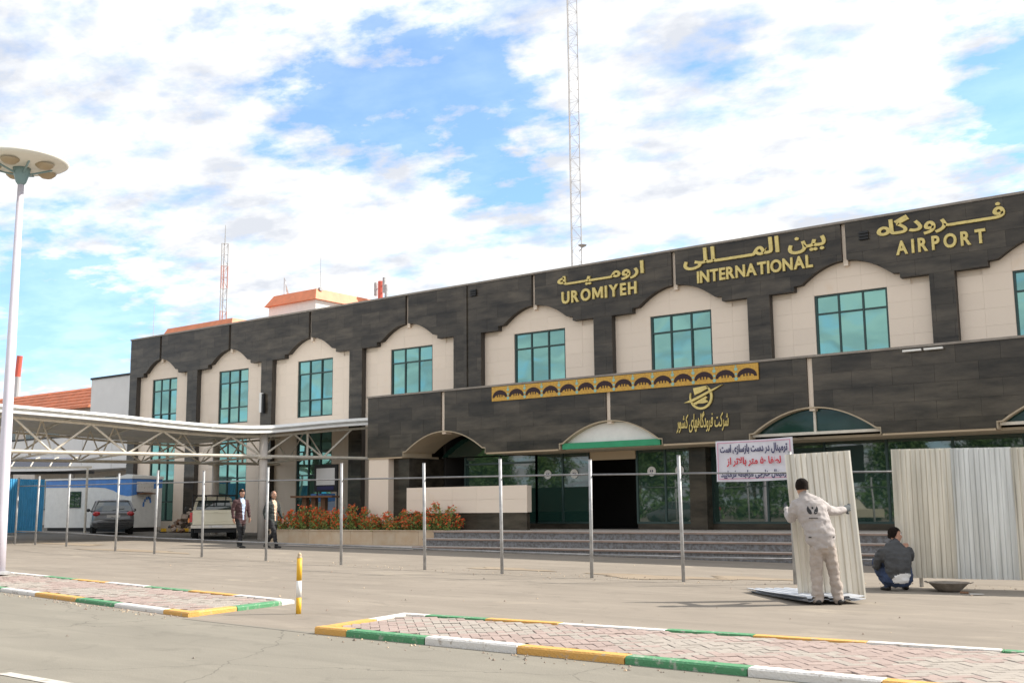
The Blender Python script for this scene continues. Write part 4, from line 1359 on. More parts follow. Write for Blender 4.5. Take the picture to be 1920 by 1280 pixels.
# antennas and masts
def whip(label, x, y, z0, z1, r=.02, mt='galv'):
    t = thing('antenna', label, 'antenna', (x, y, z0))
    b = MB(); b.tube((x, y, z0), (x, y, z1), r, r*.5, n=6); obj('rod', b, mt, t)
    b = MB(); b.box((x-.1, y-.1, z0-.1), (x+.1, y+.1, z0+.1)); obj('base', b, mt, t)
    return t
whip('thin whip antenna on the corner of the orange-roofed rooftop room', -49.0, 45.6, 14.7, 17.1)
whip('white whip antenna with a small dome above the terminal end', -64.9, 45, 7.9, 15.5, .03, 'mast_white')
t = thing('roof_mast', 'short red and grey roof mast with panel aerials behind the parapet', 'mast', (-48.2, 50, 12))
b = MB(); b.tube((-48.2, 50, 9.0), (-48.2, 50, 15.8), .16, n=8); obj('pole', b, 'aerial_red', t)
for dx, z0, z1 in ((-.38, 14.9, 15.75), (.36, 15.0, 16.0), (.55, 14.6, 15.5)):
    b = MB(); b.box((-48.2+dx-.09, 49.9, z0), (-48.2+dx+.09, 50.05, z1)); b.tube((-48.2, 50, (z0+z1)/2), (-48.2+dx, 50, (z0+z1)/2), .03, n=5); obj('panel_aerial', b, 'galv', t)
for x in (-51.0, -49.9):
    whip('thin rod antenna left of the red roof mast' if x < -50.5 else 'thin rod antenna just beside the red roof mast', x, 50, 13.2, 15.5, .02)

def lattice(label, x, y, z0, z1, side, r, bay, bands):
    """three-legged lattice mast in coloured bands"""
    t = thing('lattice_mast', label, 'mast', (x, y, z0))
    legs = [Vector((x+side*.58*math.cos(a), y+side*.58*math.sin(a), 0)) for a in (R_(150), R_(270), R_(30))]
    n = int((z1-z0)/bands)
    for k in range(n):
        za, zb = z0+k*bands, z0+(k+1)*bands
        b = MB()
        for lg in legs: b.tube((lg.x, lg.y, za), (lg.x, lg.y, zb), r, n=6)
        m_ = int(round(bands/bay))
        for j in range(m_):
            a, c = za+j*bay, za+(j+1)*bay
            for i in range(3):
                p, q = legs[i], legs[(i+1) % 3]
                if (j+i) % 2: p, q = q, p
                b.tube((p.x, p.y, a), (q.x, q.y, c), r*.28, n=4)
                b.tube((p.x, p.y, c), (q.x, q.y, c), r*.28, n=4)
        obj('mast_section', b, 'mast_white' if (k % 2 == 0) else 'mast_hazed_red', t)
    return t
lm = lattice('tall slim lattice mast rising out of the picture behind the terminal roof', -39.95, 60, 8.0, 56.0, .74, .04, .8, 8.0)
for q in lm.children: q.data.materials[0] = M['mast_white']
b = MB(); b.lathe([(0, 0), (.12, .02), (.26, .1), (.30, .16)], 12, (-39.1, 59.6, 18.4)); b.tube((-39.5, 59.8, 18.2), (-39.1, 59.6, 18.4), .03, n=5); obj('dish', b, 'galv', lm)
lattice('distant red and white lattice mast above the terminal end', -114.9, 90, 3.0, 36.0, .8, .09, 1.5, 3.0)
whip('tip rod on the distant red and white mast', -114.9, 90, 36.0, 38.5, .07)
t = thing('striped_pole', 'distant red and white striped pole above the red roof', 'pole', (-109.8, 60, 2))
for k, (za, zb, mt) in enumerate(((2, 12, 'mast_white'), (12, 15.4, 'mast_white'), (15.4, 17.6, 'aerial_red'))):
    b = MB(); b.tube((-109.8, 60, za), (-109.8+.12*k, 60, zb), .30, n=10); obj('pole_section', b, mt, t)

# ------------------------------------------------------------------ things at the far side of the drive
def corrugated(wd, ht, pitch=.15, dep=.028, rows=6, bow=.006, seed=0, th=.004):
    """trapezoid-ribbed sheet, x across, z up, front towards -y"""
    r = random.Random(seed)
    b = MB()
    xs = []
    n = int(wd/pitch)
    for k in range(n):
        x = k*pitch
        xs += [(x, 0), (x+pitch*.40, 0), (x+pitch*.52, -dep), (x+pitch*.88, -dep)]
    xs.append((wd, 0))
    N_ = len(xs)
    ph = r.uniform(0, 6)
    vs = []
    for lay in (0, th):
        for j in range(rows+1):
            z = ht*j/rows
            for x, y in xs:
                vs.append((x-wd/2, y*(1+.15*math.sin(x*5+ph))+lay+bow*math.sin(z*2.2+x*3+ph), z))
    fs = []
    st = N_*(rows+1)
    for j in range(rows):
        for i in range(N_-1):
            q = j*N_+i
            fs += [(q, q+1, q+N_+1, q+N_), (st+q, st+q+N_, st+q+N_+1, st+q+1)]
    for i in range(N_-1):
        fs += [(i, st+i, st+i+1, i+1), (st-N_+i, st-N_+i+1, 2*st-N_+i+1, 2*st-N_+i)]
    b.add(vs, fs)
    return b

hd = thing('blue_hoarding', 'bright blue corrugated hoarding beside the white cabin', 'fence', (-46.9, 25.3, .6))
for k in range(6):
    b = corrugated(1.0, 2.32, .14, .03, 4, .01, k)
    o = obj('corrugated_sheet', b, 'blue_sheet', hd, local=True)
    o.location = (-.12+k*.265, 1.55-k*.91, .0); o.rotation_euler = (0, 0, R_(106))
b = MB()
for k in range(4): b.tube((-47.35+k*.44, 27.2-k*1.5, .5), (-47.35+k*.44, 27.2-k*1.5, 2.85), .05, n=6)
obj('post', b, 'galv', hd)

sh = thing('parking_shelter', 'small shelter roof of dark polycarbonate panels in pale frames above the blue hoarding', 'shelter', (-47, 26.5, .6))
a, c = Vector((-45.6, 23.2, 0)), Vector((-42.4, 25.65, 0))
dv = (c-a).normalized(); pv = Vector((-dv.y, dv.x, 0))
for k in range(5):
    p0, p1 = a+dv*(k*.80+.03), a+dv*(k*.80+.77)
    b = MB()
    prof = [(0, 3.34), (.35, 3.55), (.75, 3.70), (1.2, 3.76)]
    vs = []
    for lay in (0, -.02):
        for q in (p0, p1):
            for o, z in prof: vs.append((q.x+pv.x*o+dv.x*(-.12*o), q.y+pv.y*o+dv.y*(-.12*o), z+lay))
    fs = [(i, 4+i, 5+i, i+1) for i in range(3)] + [(8+i, 9+i, 13+i, 12+i) for i in range(3)]
    b.add(vs, fs); obj('roof_pane', b, 'poly', sh)
    b = MB(); q = a+dv*(k*.80+.80)
    b.path([(q.x+pv.x*o+dv.x*(-.12*o), q.y+pv.y*o+dv.y*(-.12*o), z) for o, z in prof], .03); obj('roof_rib', b, 'offwhite', sh)
b = MB(); b.beam(a+Vector((0, 0, 3.29)), c+dv*.9+Vector((0, 0, 3.29)), .08, .09); obj('eave_beam', b, 'offwhite', sh)
b = MB(); b.beam(a+pv*1.1+Vector((0, 0, 3.12)), c+dv*.6+pv*1.1+Vector((0, 0, 3.12)), .12, .12); obj('back_beam', b, 'plastic', sh)
for q in (a+dv*.2+pv*.9, c+dv*.4+pv*.9): 
    b = MB(); b.tube((q.x, q.y, .4), (q.x, q.y, 3.3), .05, n=8); obj('post', b, 'offwhite', sh)

# white and blue site cabin
cab = thing('site_cabin', 'white prefabricated cabin with a wavy blue band under its roof', 'cabin', (-43.75, 29.55, gz(-44, 29.5)+.10), R_(12))
Lc, Wc, Hc = 5.3, 1.9, 2.28
# local: x to the camera's right along the end, y away; long side faces -x... built as box behind its corner
b = MB(); b.box((-Lc, 0, .10), (0, Wc, Hc)); 
body = obj('body', b, 'white', cab, local=True)
b = MB(); b.box((-Lc-.04, -.05, Hc+.001), (.05, Wc+.05, Hc+.07))
b.hull8([(-.9, -.05, Hc+.07), (.05, -.05, Hc+.07), (.05, Wc+.05, Hc+.07), (-.9, Wc+.05, Hc+.07)], [(-.3, -.05, Hc+.20), (.05, -.05, Hc+.16), (.05, Wc+.05, Hc+.12), (-.3, Wc+.05, Hc+.12)])
obj('roof', b, 'white', cab, local=True)
b = MB()
b.prism([(-Lc, Hc-.02), (-Lc, Hc-.33), (-2.2, Hc-.36), (-1.6, Hc-.40), (-1.1, Hc-.52), (-.65, Hc-.72), (-.25, Hc-.78), (0, Hc-.76), (0, Hc-.02)], -.012, -.002)
obj('blue_band', b, 'blue', cab, local=True)
b = MB(); b.add([(.008, y, z) for y, z in ((0, Hc-.76), (.4, Hc-.70), (.9, Hc-.56), (1.4, Hc-.44), (Wc, Hc-.40), (Wc, Hc-.02), (0, Hc-.02))], [tuple(range(7))]); obj('blue_band', b, 'blue', cab, local=True)
b = MB(); b.box((.03, .25, Hc-.60), (.10, 1.25, Hc-.14)); sg = obj('sign_board', b, 'kerb_white', cab, local=True)
b = MB(); b.box((.02, .3, Hc-.70), (.30, 1.2, Hc-.64)); obj('shelf', b, 'wood', sg, local=True)
b = MB(); b.box((-3.75, -.03, 1.0), (-3.05, -.003, 1.75)); wf = obj('window', b, 'alu', cab, local=True)
b = MB(); b.box((-3.7, -.045, 1.05), (-3.42, -.03, 1.7)); b.box((-3.38, -.045, 1.05), (-3.1, -.03, 1.7)); obj('pane', b, 'dark_glass', wf, local=True)
b = MB(); b.box((-Lc+.1, .1, -.15), (-.1, Wc-.1, .10)); obj('base_frame', b, 'black', cab, local=True)
b = MB()
for k in range(7):
    an = k*.55
    b.cbox((.006, .95+.22*math.cos(an), 1.25+.18*math.sin(an*1.3)), (.006, .10, .12))
obj('faded_logo', b, 'blue', cab, local=True)

# rubble and barrier by the drive
rb = MB(); rr = random.Random(3)
rp = thing('rubble_heap', 'heap of broken brown rubble and boards by the terminal wall', 'rubble', (-41.1, 30.9, gz(-41, 30.9)))
for k in range(80):
    a = rr.uniform(0, 6.28); d = rr.random()**.7*1.15
    x, y, z = d*math.cos(a)*1.15, d*math.sin(a)*.7, (1-d/1.2)*1.15*rr.random()**.7
    s = rr.uniform(.08, .24)
    bb = MB(); bb.cbox((0, 0, 0), (s*rr.uniform(.6, 1.8), s, s*rr.uniform(.4, 1)))
    T_ = Matrix.Translation((x, y, z+.05)) @ Matrix.Rotation(rr.uniform(0, 3), 4, 'Z') @ Matrix.Rotation(rr.uniform(-.7, .7), 4, 'X') @ Matrix.Rotation(rr.uniform(-.7, .7), 4, 'Y')
    rb.cm = rr.choice([0, 0, 0, 1, 2])
    rb.add([tuple(T_ @ Vector(p)) for p in bb.v], bb.f)
kind(obj('broken_pieces', rb, ['rubble', 'wood', 'plastic'], rp, local=True), 'stuff')
br = thing('low_barrier', 'low amber striped barrier board in front of the rubble heap', 'barrier', (-41.2, 30.2, gz(-41, 30)), R_(15))
for k in range(6):
    b = MB(); b.box((-.9+.3*k, -.03, .06), (-.6+.3*k, .03, .20)); obj('board_section', b, 'tan' if k % 2 else 'yellow', br, local=True)
for x in (-.8, .8):
    b = MB(); b.box((x-.05, -.2, 0), (x+.05, .2, .06)); obj('foot', b, 'plastic', br, local=True)

# dark notice board over a small wooden stand in front of a window
nb_ = thing('notice_board', 'dark framed notice board on posts between the walkway and planter', 'notice board', (-31.3, 29.6, gz(-31, 30)))
b = MB(); b.box((-.62, -.04, 1.72), (.62, .04, 2.76)); fr = obj('frame', b, 'black', nb_, local=True)
b = MB(); b.box((-.50, -.055, 1.98), (.50, -.041, 2.62)); obj('print', b, 'grey_clad', fr, local=True)
b = MB(); b.box((-.45, -.058, 1.80), (.45, -.045, 1.93)); obj('caption_strip', b, 'ink_blue', fr, local=True)
for x in (-.55, .55):
    b = MB(); b.tube((x, .06, 0), (x, .06, 2.7), .035, n=6); obj('post', b, 'plastic', nb_, local=True)
wk = thing('wooden_stand', 'small brown wooden stand with a flat overhanging top behind the flowers', 'stand', (-31.0, 28.8, gz(-31, 29)), R_(20))
b = MB(); b.box((-.85, -.4, 1.50), (.85, .4, 1.57)); obj('top', b, 'wood', wk, local=True)
for x in (-.42, -.05, .35):
    b = MB(); b.box((x-.09, -.12, 0), (x+.09, .12, 1.50)); obj('leg', b, 'wood', wk, local=True)
bo = thing('drinks_cooler', 'pale blue and white upright box standing before the ground floor window', 'cooler', (-32.2, 30.3, gz(-32, 30)))
b = MB(); b.box((-.36, -.3, .05), (.36, .3, 1.35)); obj('body', b, 'shirt_blue', bo, local=True)
b = MB(); b.box((-.36, -.32, 1.36), (.36, .3, 1.66)); obj('header_panel', b, 'blue', bo, local=True)
b = MB(); b.box((-.3, -.325, .15), (.3, -.302, 1.3)); obj('door', b, 'turquoise', bo, local=True)
# ------------------------------------------------------------------ planter with flowers
pt = thing('stone_planter', 'long sandstone planter box at the foot of the entrance steps', 'planter', (-25, 25.2, .36))
PX0, PX1, PY0, PY1, PZ0, PZ1 = -29.3, -21.62, 25.15, 26.05, .365, .82
n = 8
for k in range(n):
    b = MB(); b.tone = rnd.random(); xa, xb = PX0+(PX1-PX0)*k/n, PX0+(PX1-PX0)*(k+1)/n
    b.box((xa+.004, PY0, PZ0), (xb-.004, PY0+.08, PZ1-.03)); obj('stone_panel', b, 'planter', pt)
b = MB(); b.box((PX1-.08, PY0+.081, PZ0), (PX1, PY1, PZ1-.03)); b.box((PX0, PY0+.081, PZ0), (PX0+.08, PY1, PZ1-.03)); obj('end_panel', b, 'planter', pt)
b = MB(); b.box((PX0-.03, PY0-.03, PZ1-.028), (PX1+.03, PY0+.12, PZ1)); obj('rim', b, 'planter', pt)
b = MB(); b.box((PX0+.08, PY0+.09, PZ0), (PX1-.08, PY1, PZ1-.06)); obj('soil', b, 'rubble', pt)

def bush_mesh(seed, hx, hy, hz):
    r = random.Random(seed)
    lf, bl = MB(), MB()
    stems = [(r.uniform(-hx, hx)*.8, r.uniform(-hy, hy)*.8) for _ in range(22)]
    for k in range(1000):
        sx, sy = r.choice(stems)
        t = r.random()
        hh = hz*(1-.35*((sx/hx)**2)) * (.75+.25*math.sin(sx*19+sy*7+seed))
        p = Vector((sx*(1+.45*t)+r.gauss(0, .05), sy*(1+.4*t)+r.gauss(0, .05), hh*t*.96))
        d = Vector((r.gauss(0, 1), r.gauss(0, 1), r.uniform(.2, 1.6))).normalized()
        s = d.cross(Vector((r.gauss(0, 1), r.gauss(0, 1), r.gauss(0, 1)))).normalized()
        L_, w_ = r.uniform(.05, .12), r.uniform(.012, .024)
        lf.tone = r.random()
        lf.add([p-s*w_*.3, p+d*L_*.5-s*w_, p+d*L_, p+d*L_*.5+s*w_], [(0, 1, 2, 3)])
    for k in range(230):
        sx, sy = r.choice(stems)
        t = min(1, .30+.78*r.random()**.8)
        hh = hz*(1-.35*((sx/hx)**2)) * (.75+.25*math.sin(sx*19+sy*7+seed))
        p = Vector((sx*(1+.45*t)+r.gauss(0, .055), sy*(1+.4*t)+r.gauss(0, .055)-.03, hh*t*1.04))
        bl.tone = r.random()
        for q in range(3):
            d = Vector((r.gauss(0, 1), r.gauss(0, 1), r.gauss(.4, 1))).normalized()
            s = d.cross(Vector((r.gauss(0, 1), r.gauss(0, 1), r.gauss(0, 1)))).normalized()
            e = s.cross(d)
            w_ = r.uniform(.016, .032)
            o = p + Vector((r.gauss(0, .016), r.gauss(0, .016), r.gauss(0, .016)))
            bl.add([o-s*w_, o-e*w_, o+s*w_, o+e*w_], [(0, 1, 2, 3)])
    return tomesh('leaves', lf, 'leaf'), tomesh('blossoms', bl, 'blossom')
BM = [bush_mesh(k, .46, .34, hz) for k, hz in ((1, .66), (2, .74), (3, .62), (4, .90))]
bush_labels = ['orange-red flowering plant in the planter, end one beside the steps', 'tallest orange-red flowering plant in the planter, second from the steps', 'orange-red flowering plant in the planter, third from the steps',
               'orange-red flowering plant in the planter, fourth from the steps', 'orange-red flowering plant in the planter, fifth from the steps', 'orange-red flowering plant in the planter, sixth from the steps',
               'orange-red flowering plant in the planter, seventh from the steps', 'orange-red flowering plant in the planter, eighth from the steps', 'orange-red flowering plant in the planter, ninth from the steps',
               'orange-red flowering plant in the planter, farthest from the steps']
bx = PX1-.45
for k, lab in enumerate(bush_labels):
    mi = [3, 3, 1, 0, 2, 1, 0, 2, 1, 0][k]
    t = thing('flower_bush', lab, 'flowers', (bx, 25.60+rnd.uniform(-.03, .03), PZ1-.08), rnd.uniform(-.5, .5) + (math.pi if k % 3 == 1 else 0), 'flowering plants in the planter')
    sc_ = rnd.uniform(.92, 1.08)
    t.scale = (sc_*rnd.uniform(.92, 1.2), sc_, sc_*(rnd.uniform(.82, 1.16) if k else .98))
    link('leaves', BM[mi][0], t); link('blossoms', BM[mi][1], t)
    bx -= .745

# ------------------------------------------------------------------ unfinished fence of tubes and sheets
POSTS = [(-35.35, 19.55), (-34.2, 19.6), (-32.3, 19.55), (-28.15, 18.55), (-25.85, 18.22), (-23.47, 17.95), (-20.79, 17.75), (-18.12, 17.62), (-15.46, 17.42), (-13.40, 17.36), (-11.37, 17.43), (-9.56, 17.60), (-7.75, 18.2), (-5.84, 18.86), (-3.9, 19.4), (-1.9, 20.0)]
fn = thing('construction_fence', 'unfinished fence of thin grey tubes with corrugated metal sheets fixed at one end', 'fence', (-12, 17.5, gz(-12, 17.5)))
pm = {}
for k, (x, y) in enumerate(POSTS):
    g = gz(x, y); hgt = 2.20 + (.02*((k*7) % 5)-.04)
    b = MB(); b.smooth = True
    lx, ly = rnd.uniform(-.028, .028), rnd.uniform(-.02, .02)
    b.loft([((x, y, g-.1), .032, .032), ((x+lx, y+ly, g+hgt), .032, .032)], n=10)
    p = obj('post', b, 'galv', fn)
    b = MB(); b.tube((x+lx, y+ly, g+hgt+.001), (x+lx, y+ly, g+hgt+.012), .035, n=10); obj('cap', b, 'galv', p)
for hh, r in ((1.89, .016), (.42, .018)):
    for k in range(len(POSTS)-1):
        (xa, ya), (xb, yb_) = POSTS[k], POSTS[k+1]
        b = MB(); b.smooth = True
        j = rnd.uniform(-.02, .02)
        b.tube((xa, ya+.045, gz(xa, ya)+hh), (xb, yb_+.045, gz(xb, yb_)+hh+j*.5), r, n=8)
        obj('rail', b, 'rail', fn)
# sheets fixed on the camera side of the posts
sx, sy = -6.14, 18.60
d = (Vector((-1.9, 20.0))-Vector((-6.0, 18.75))).normalized()
ang = math.atan2(d.y, d.x)
for k in range(5):
    o = obj('corrugated_sheet', corrugated(.94, 2.10, .155, .026, 6, .006, 20+k), 'sheet' if k % 2 else 'sheet_warm', fn, local=True)
    cx_, cy_ = sx+d.x*(.47+k*.90), sy+d.y*(.47+k*.90)-.012*(k % 2)
    lz = gz(cx_, cy_)+.155
    o.location = (cx_+12, cy_-17.5, lz-gz(-12, 17.5)); o.rotation_euler = (0, R_(rnd.uniform(-.4, .4)), ang+R_(rnd.uniform(-1, 1)))

# sheets on the ground
for k in range(2):
    ls = obj('loose_sheet', corrugated(.92, 2.15, .155, .026, 5, .004, 40+k), 'sheet_pale')
    tag(ls, ['corrugated metal sheet lying on the ground, on top of another beside the worker', 'corrugated metal sheet lying lowest on the ground beside the worker'][k], 'metal sheet', 'loose corrugated sheets')
    A, B = Vector((-7.72, 16.22)), Vector((-6.18, 14.72))
    la = (B-A).normalized(); wd = Vector((-la.y, la.x))
    c = (A+B)/2 + wd*.46
    z = gz(c.x, c.y) + (.034 if k else .075)
    # local x = width, z = length (lying): build axes
    X_, Z_ = Vector((wd.x, wd.y, 0)), Vector((la.x, la.y, .012))
    Z_.normalize(); Y_ = Z_.cross(X_)
    mm = Matrix(((X_.x, Y_.x, Z_.x, 0), (X_.y, Y_.y, Z_.y, 0), (X_.z, Y_.z, Z_.z, 0), (0, 0, 0, 1)))
    off = c - la*1.075 + Vector((.04*k, .05*k)) - wd*.05*k
    ls.matrix_world = Matrix.Translation((off.x, off.y, z)) @ mm

# the sheet held upright by the worker
hs = obj('held_sheet', corrugated(.94, 2.10, .155, .028, 8, .012, 60), 'sheet_warm')
tag(hs, 'corrugated metal sheet held upright by the worker in pale workwear', 'metal sheet', 'loose corrugated sheets')
cb_ = Vector((-6.135, 15.70, .115)); ct_ = Vector((-6.235, 15.66, 2.20))
Zv = (ct_-cb_).normalized()
X_ = Vector((.865, .50, 0)); X_ = (X_-Zv*X_.dot(Zv)).normalized(); Y_ = Zv.cross(X_)
hs.matrix_world = Matrix(((X_.x, Y_.x, Zv.x, cb_.x), (X_.y, Y_.y, Zv.y, cb_.y), (X_.z, Y_.z, Zv.z, cb_.z), (0, 0, 0, 1)))

# pan of cement
pn = thing('cement_pan', 'shallow crusted metal pan standing before the corrugated fence', 'pan', (-5.22, 18.2, gz(-5, 18)))
b = MB(); b.smooth = True; b.lathe([(.13, 0), (.20, .04), (.30, .135), (.315, .145), (.30, .145), (.19, .05), (0, .04)], 24); obj('bowl', b, 'rust_pan', pn, local=True)
b = MB(); b.lathe([(.25, .10), (.14, .135), (0, .15)], 16); obj('cement', b, 'cement', pn, local=True)
for sg in (-1, 1):
    b = MB(); b.path([(sg*.30, -.06, .13), (sg*.36, -.04, .15), (sg*.36, .04, .15), (sg*.30, .06, .13)], .008, 5); obj('handle', b, 'rust_pan', pn, local=True)
tr = thing('trowel', 'small pale trowel lying on the ground beside the cement pan', 'trowel', (-4.78, 17.72, gz(-5, 18)), R_(20))
b = MB(); b.plate([(0, -.05), (.16, -.03), (.2, 0), (.16, .03), (0, .05)], .012, .016); obj('blade', b, 'white', tr, local=True)
b = MB(); b.tube((-.14, 0, .035), (-.02, 0, .03), .016, n=8); obj('handle', b, 'wood', tr, local=True)

# bollard
bo_ = thing('marker_post', 'slim yellow and white striped post standing between the two islands', 'bollard', (-10.92, 9.88, gz(-10.92, 9.88)))
for z0, z1, mt in ((0, .205, 'yellow'), (.205, .415, 'white'), (.415, .70, 'yellow')):
    b = MB(); b.smooth = True; b.tube((0, 0, z0), (0, 0, z1), .034, n=14); obj('painted_band', b, mt, bo_, local=True)
b = MB(); b.smooth = True; b.lathe([(.034, .70), (.036, .705), (.024, .72), (.024, .735), (.027, .745), (.015, .765), (0, .77)], 14); obj('cap', b, 'tan', bo_, local=True)

# lamp post
lp = thing('lamp_post', 'tall pale lamp post with a wide flat cream disc lamp', 'lamp post', (-20.42, 11.0, gz(-20.4, 11)+.09))
b = MB(); b.smooth = True
b.loft([((0, 0, 0), .125, .125), ((0, 0, 1.0), .115, .115), ((0, 0, 7.55), .060, .060)], n=14); obj('pole', b, 'lilac', lp, local=True)
b = MB(); b.lathe([(.22, -.02), (.22, .02), (.14, .04)], 12); obj('base_plate', b, 'galv', lp, local=True)
zb = 7.86
b = MB(); b.smooth = True
b.lathe([(.16, -.02), (.55, -.005), (.80, .06), (.86, .10), (.87, .13), (.78, .19), (.5, .26), (0, .31)], 40, (0, 0, zb)); disc = obj('disc_shade', b, 'lamp_cream', lp, local=True)
b = MB(); b.smooth = True; b.lathe([(.055, -.36), (.10, -.30), (.16, -.10), (.17, -.02)], 14, (0, 0, zb)); obj('neck', b, 'teal_metal', lp, local=True)
for k in range(5):
    a = 2*math.pi*k/5+.35
    x, y = .54*math.cos(a), .54*math.sin(a)
    b = MB(); b.smooth = True; b.lathe([(0, -.10), (.10, -.085), (.165, -.03), (.185, .005)], 16, (x, y, zb)); obj('lamp_bowl', b, 'lamp_bowl', lp, local=True)
    a2 = a+math.pi/5
    b = MB(); b.beam((.12*math.cos(a2), .12*math.sin(a2), zb-.14), (.56*math.cos(a2), .56*math.sin(a2), zb-.012), .03, .03); obj('bracket', b, 'teal_metal', lp, local=True)

# ------------------------------------------------------------------ vehicles
def wheel(parent, x, y, r, wd, rim):
    w_ = MB(); w_.smooth = False
    for prof, mt_i in (([(r*.62, -wd/2), (r*.93, -wd/2), (r, -wd*.36), (r, wd*.36), (r*.93, wd/2), (r*.62, wd/2)], 0),):
        t = MB(); t.smooth = True; t.lathe(prof, 20)
        w_.add([(p[2], p[0], p[1]) for p in t.v], t.f)
    o = obj('wheel', w_, 'rubber', parent, local=True)
    o.location = (x, y, r)
    k = MB(); t = MB(); t.lathe([(0, -wd*.3), (r*.62, -wd*.36), (r*.62, wd*.36), (0, wd*.3)], 14)
    k.add([(p[2], p[0], p[1]) for p in t.v], t.f)
    obj('rim', k, rim, o, local=True)
    return o

def ring_loft(b, secs):
    """skin between rings of points of equal length"""
    n = len(secs[0]); o = len(b.v)
    vs = [p for s in secs for p in s]
    fs = []
    for i in range(len(secs)-1):
        for k in range(n):
            k2 = (k+1) % n
            fs.append((i*n+k, i*n+k2, (i+1)*n+k2, (i+1)*n+k))
    fs.append(tuple(reversed(range(n)))); fs.append(tuple(range((len(secs)-1)*n, len(secs)*n)))
    return b.add(vs, fs)

def car_sec(y, hw, z0, z1, tuck=.12, crown=.02):
    """closed body section across the car"""
    zm = z0+(z1-z0)*.45
    half = [(hw*.82, z0), (hw*.97, z0+.10), (hw, zm), (hw-.015, z1-.12), (hw-tuck*.6, z1-.02), (hw*.55, z1+crown)]
    return [(x, y, z) for x, z in half] + [(-x, y, z) for x, z in half[::-1]]

car = thing('hatchback_car', 'dark grey hatchback car parked by the white cabin, seen from behind', 'car', (-42.4, 27.7, gz(-42.4, 27.7)), R_(37+22))
b = MB(); b.smooth = True
ring_loft(b, [car_sec(y, *s) for y, s in ((-1.86, (.70, .34, .80)), (-1.80, (.79, .28, .92)), (-1.45, (.83, .24, .97)), (-.6, (.835, .22, .98)), (.5, (.835, .22, .96)), (1.0, (.83, .22, .90)), (1.65, (.78, .25, .74)), (1.86, (.62, .32, .62)))])
bd = obj('body', b, 'car_grey', car, local=True)
def gsec(z, hw, y0, y1):
    return [(-hw, y0+.06, z), (-hw*.6, y0, z), (hw*.6, y0, z), (hw, y0+.06, z), (hw, y1-.1, z), (hw*.5, y1, z), (-hw*.5, y1, z), (-hw, y1-.1, z)]
b = MB(); ring_loft(b, [gsec(.955, .775, -1.76, 1.02), gsec(1.18, .69, -1.58, .62), gsec(1.375, .585, -1.30, .22)]); obj('cabin_glass', b, 'car_glass', car, local=True)
b = MB(); b.smooth = True; ring_loft(b, [gsec(1.35, .635, -1.36, .30), gsec(1.405, .59, -1.30, .20), gsec(1.435, .40, -1.05, .0)]); obj('roof', b, 'car_grey', car, local=True)
b = MB()
for sg in (-1, 1):
    for p, q in (((.785, -1.73, .95), (.625, -1.31, 1.37)), ((.79, 1.0, .94), (.62, .24, 1.37)), ((.80, -.15, .96), (.655, -.2, 1.37)), ((.795, -.95, .96), (.64, -.95, 1.37))):
        b.beam((sg*p[0], p[1], p[2]), (sg*q[0], q[1], q[2]), .075, .06)
obj('pillars', b, 'car_grey', car, local=True)
for sg in (-1, 1):
    b = MB(); b.smooth = True; b.ball((sg*.655, -1.80, .845), (.155, .09, .105), 14, 8); obj('tail_lamp', b, 'lamp_red', car, local=True)
    b = MB(); b.smooth = True; b.ball((sg*.93, .62, 1.0), (.09, .06, .07), 10, 6); b.tube((sg*.80, .62, .95), (sg*.90, .62, .99), .02, n=6); obj('mirror', b, 'plastic', car, local=True)
    for yy in (-1.2, 1.18): wheel(car, sg*.72, yy, .29, .19, 'galv')
b = MB(); b.smooth = True
ring_loft(b, [[(x, -1.86-.05*(1-(x/.8)**2)+o, z) for x, z in ((-.80, .40), (-.80, .58), (-.40, .61), (.40, .61), (.80, .58), (.80, .40), (.4, .36), (-.4, .36))] for o in (-.03, .16)]); obj('bumper', b, 'car_grey', car, local=True)
b = MB(); b.box((-.62, -1.93, .44), (.62, -1.90, .50)); obj('bumper_strip', b, 'plastic', car, local=True)
b = MB(); b.box((-.26, -1.875, .70), (.26, -1.845, .80)); obj('number_plate', b, 'kerb_white', car, local=True)
b = MB(); b.box((-.6, -1.84, .22), (.6, -1.6, .36)); obj('underbody', b, 'black', car, local=True)
b = MB(); b.beam((-.05, -1.745, .985), (.42, -1.69, 1.06), .012, .012); obj('wiper', b, 'black', car, local=True)

pk = thing('pickup_truck', 'cream pickup truck with black roof rack bars, seen from behind under the walkway', 'pickup', (-33.15, 25.9, gz(-33.1, 25.9)), R_(37+17))
b = MB()
# load bed: floor, sides, tailgate
for sg in (-1, 1):
    bb = MB(); bb.hull8([(sg*.80, -.2, .52), (sg*.80, 1.75, .52), (sg*.72, 1.75, .52), (sg*.72, -.2, .52)], [(sg*.82, -.2, 1.03), (sg*.82, 1.75, 1.03), (sg*.74, 1.75, 1.03), (sg*.74, -.2, 1.03)])
    obj('bed_side', bb, 'cream_paint', pk, local=True)
b.box((-.71, -.15, .50), (.71, 1.75, .56)); obj('bed_floor', b, 'cream_paint', pk, local=True)
b = MB(); b.hull8([(-.80, -.26, .55), (.80, -.26, .55), (.80, -.205, .55), (-.80, -.205, .55)], [(-.80, -.25, 1.05), (.80, -.25, 1.05), (.80, -.205, 1.05), (-.80, -.205, 1.05)])
tg = obj('tailgate', b, 'cream_paint', pk, local=True)
b = MB(); b.box((-.66, -.268, .64), (.66, -.262, .655)); b.box((-.66, -.268, .96), (.66, -.258, .975)); b.box((-.06, -.275, .99), (.06, -.255, 1.02)); obj('tailgate_pressing', b, 'cream_paint', tg, local=True)
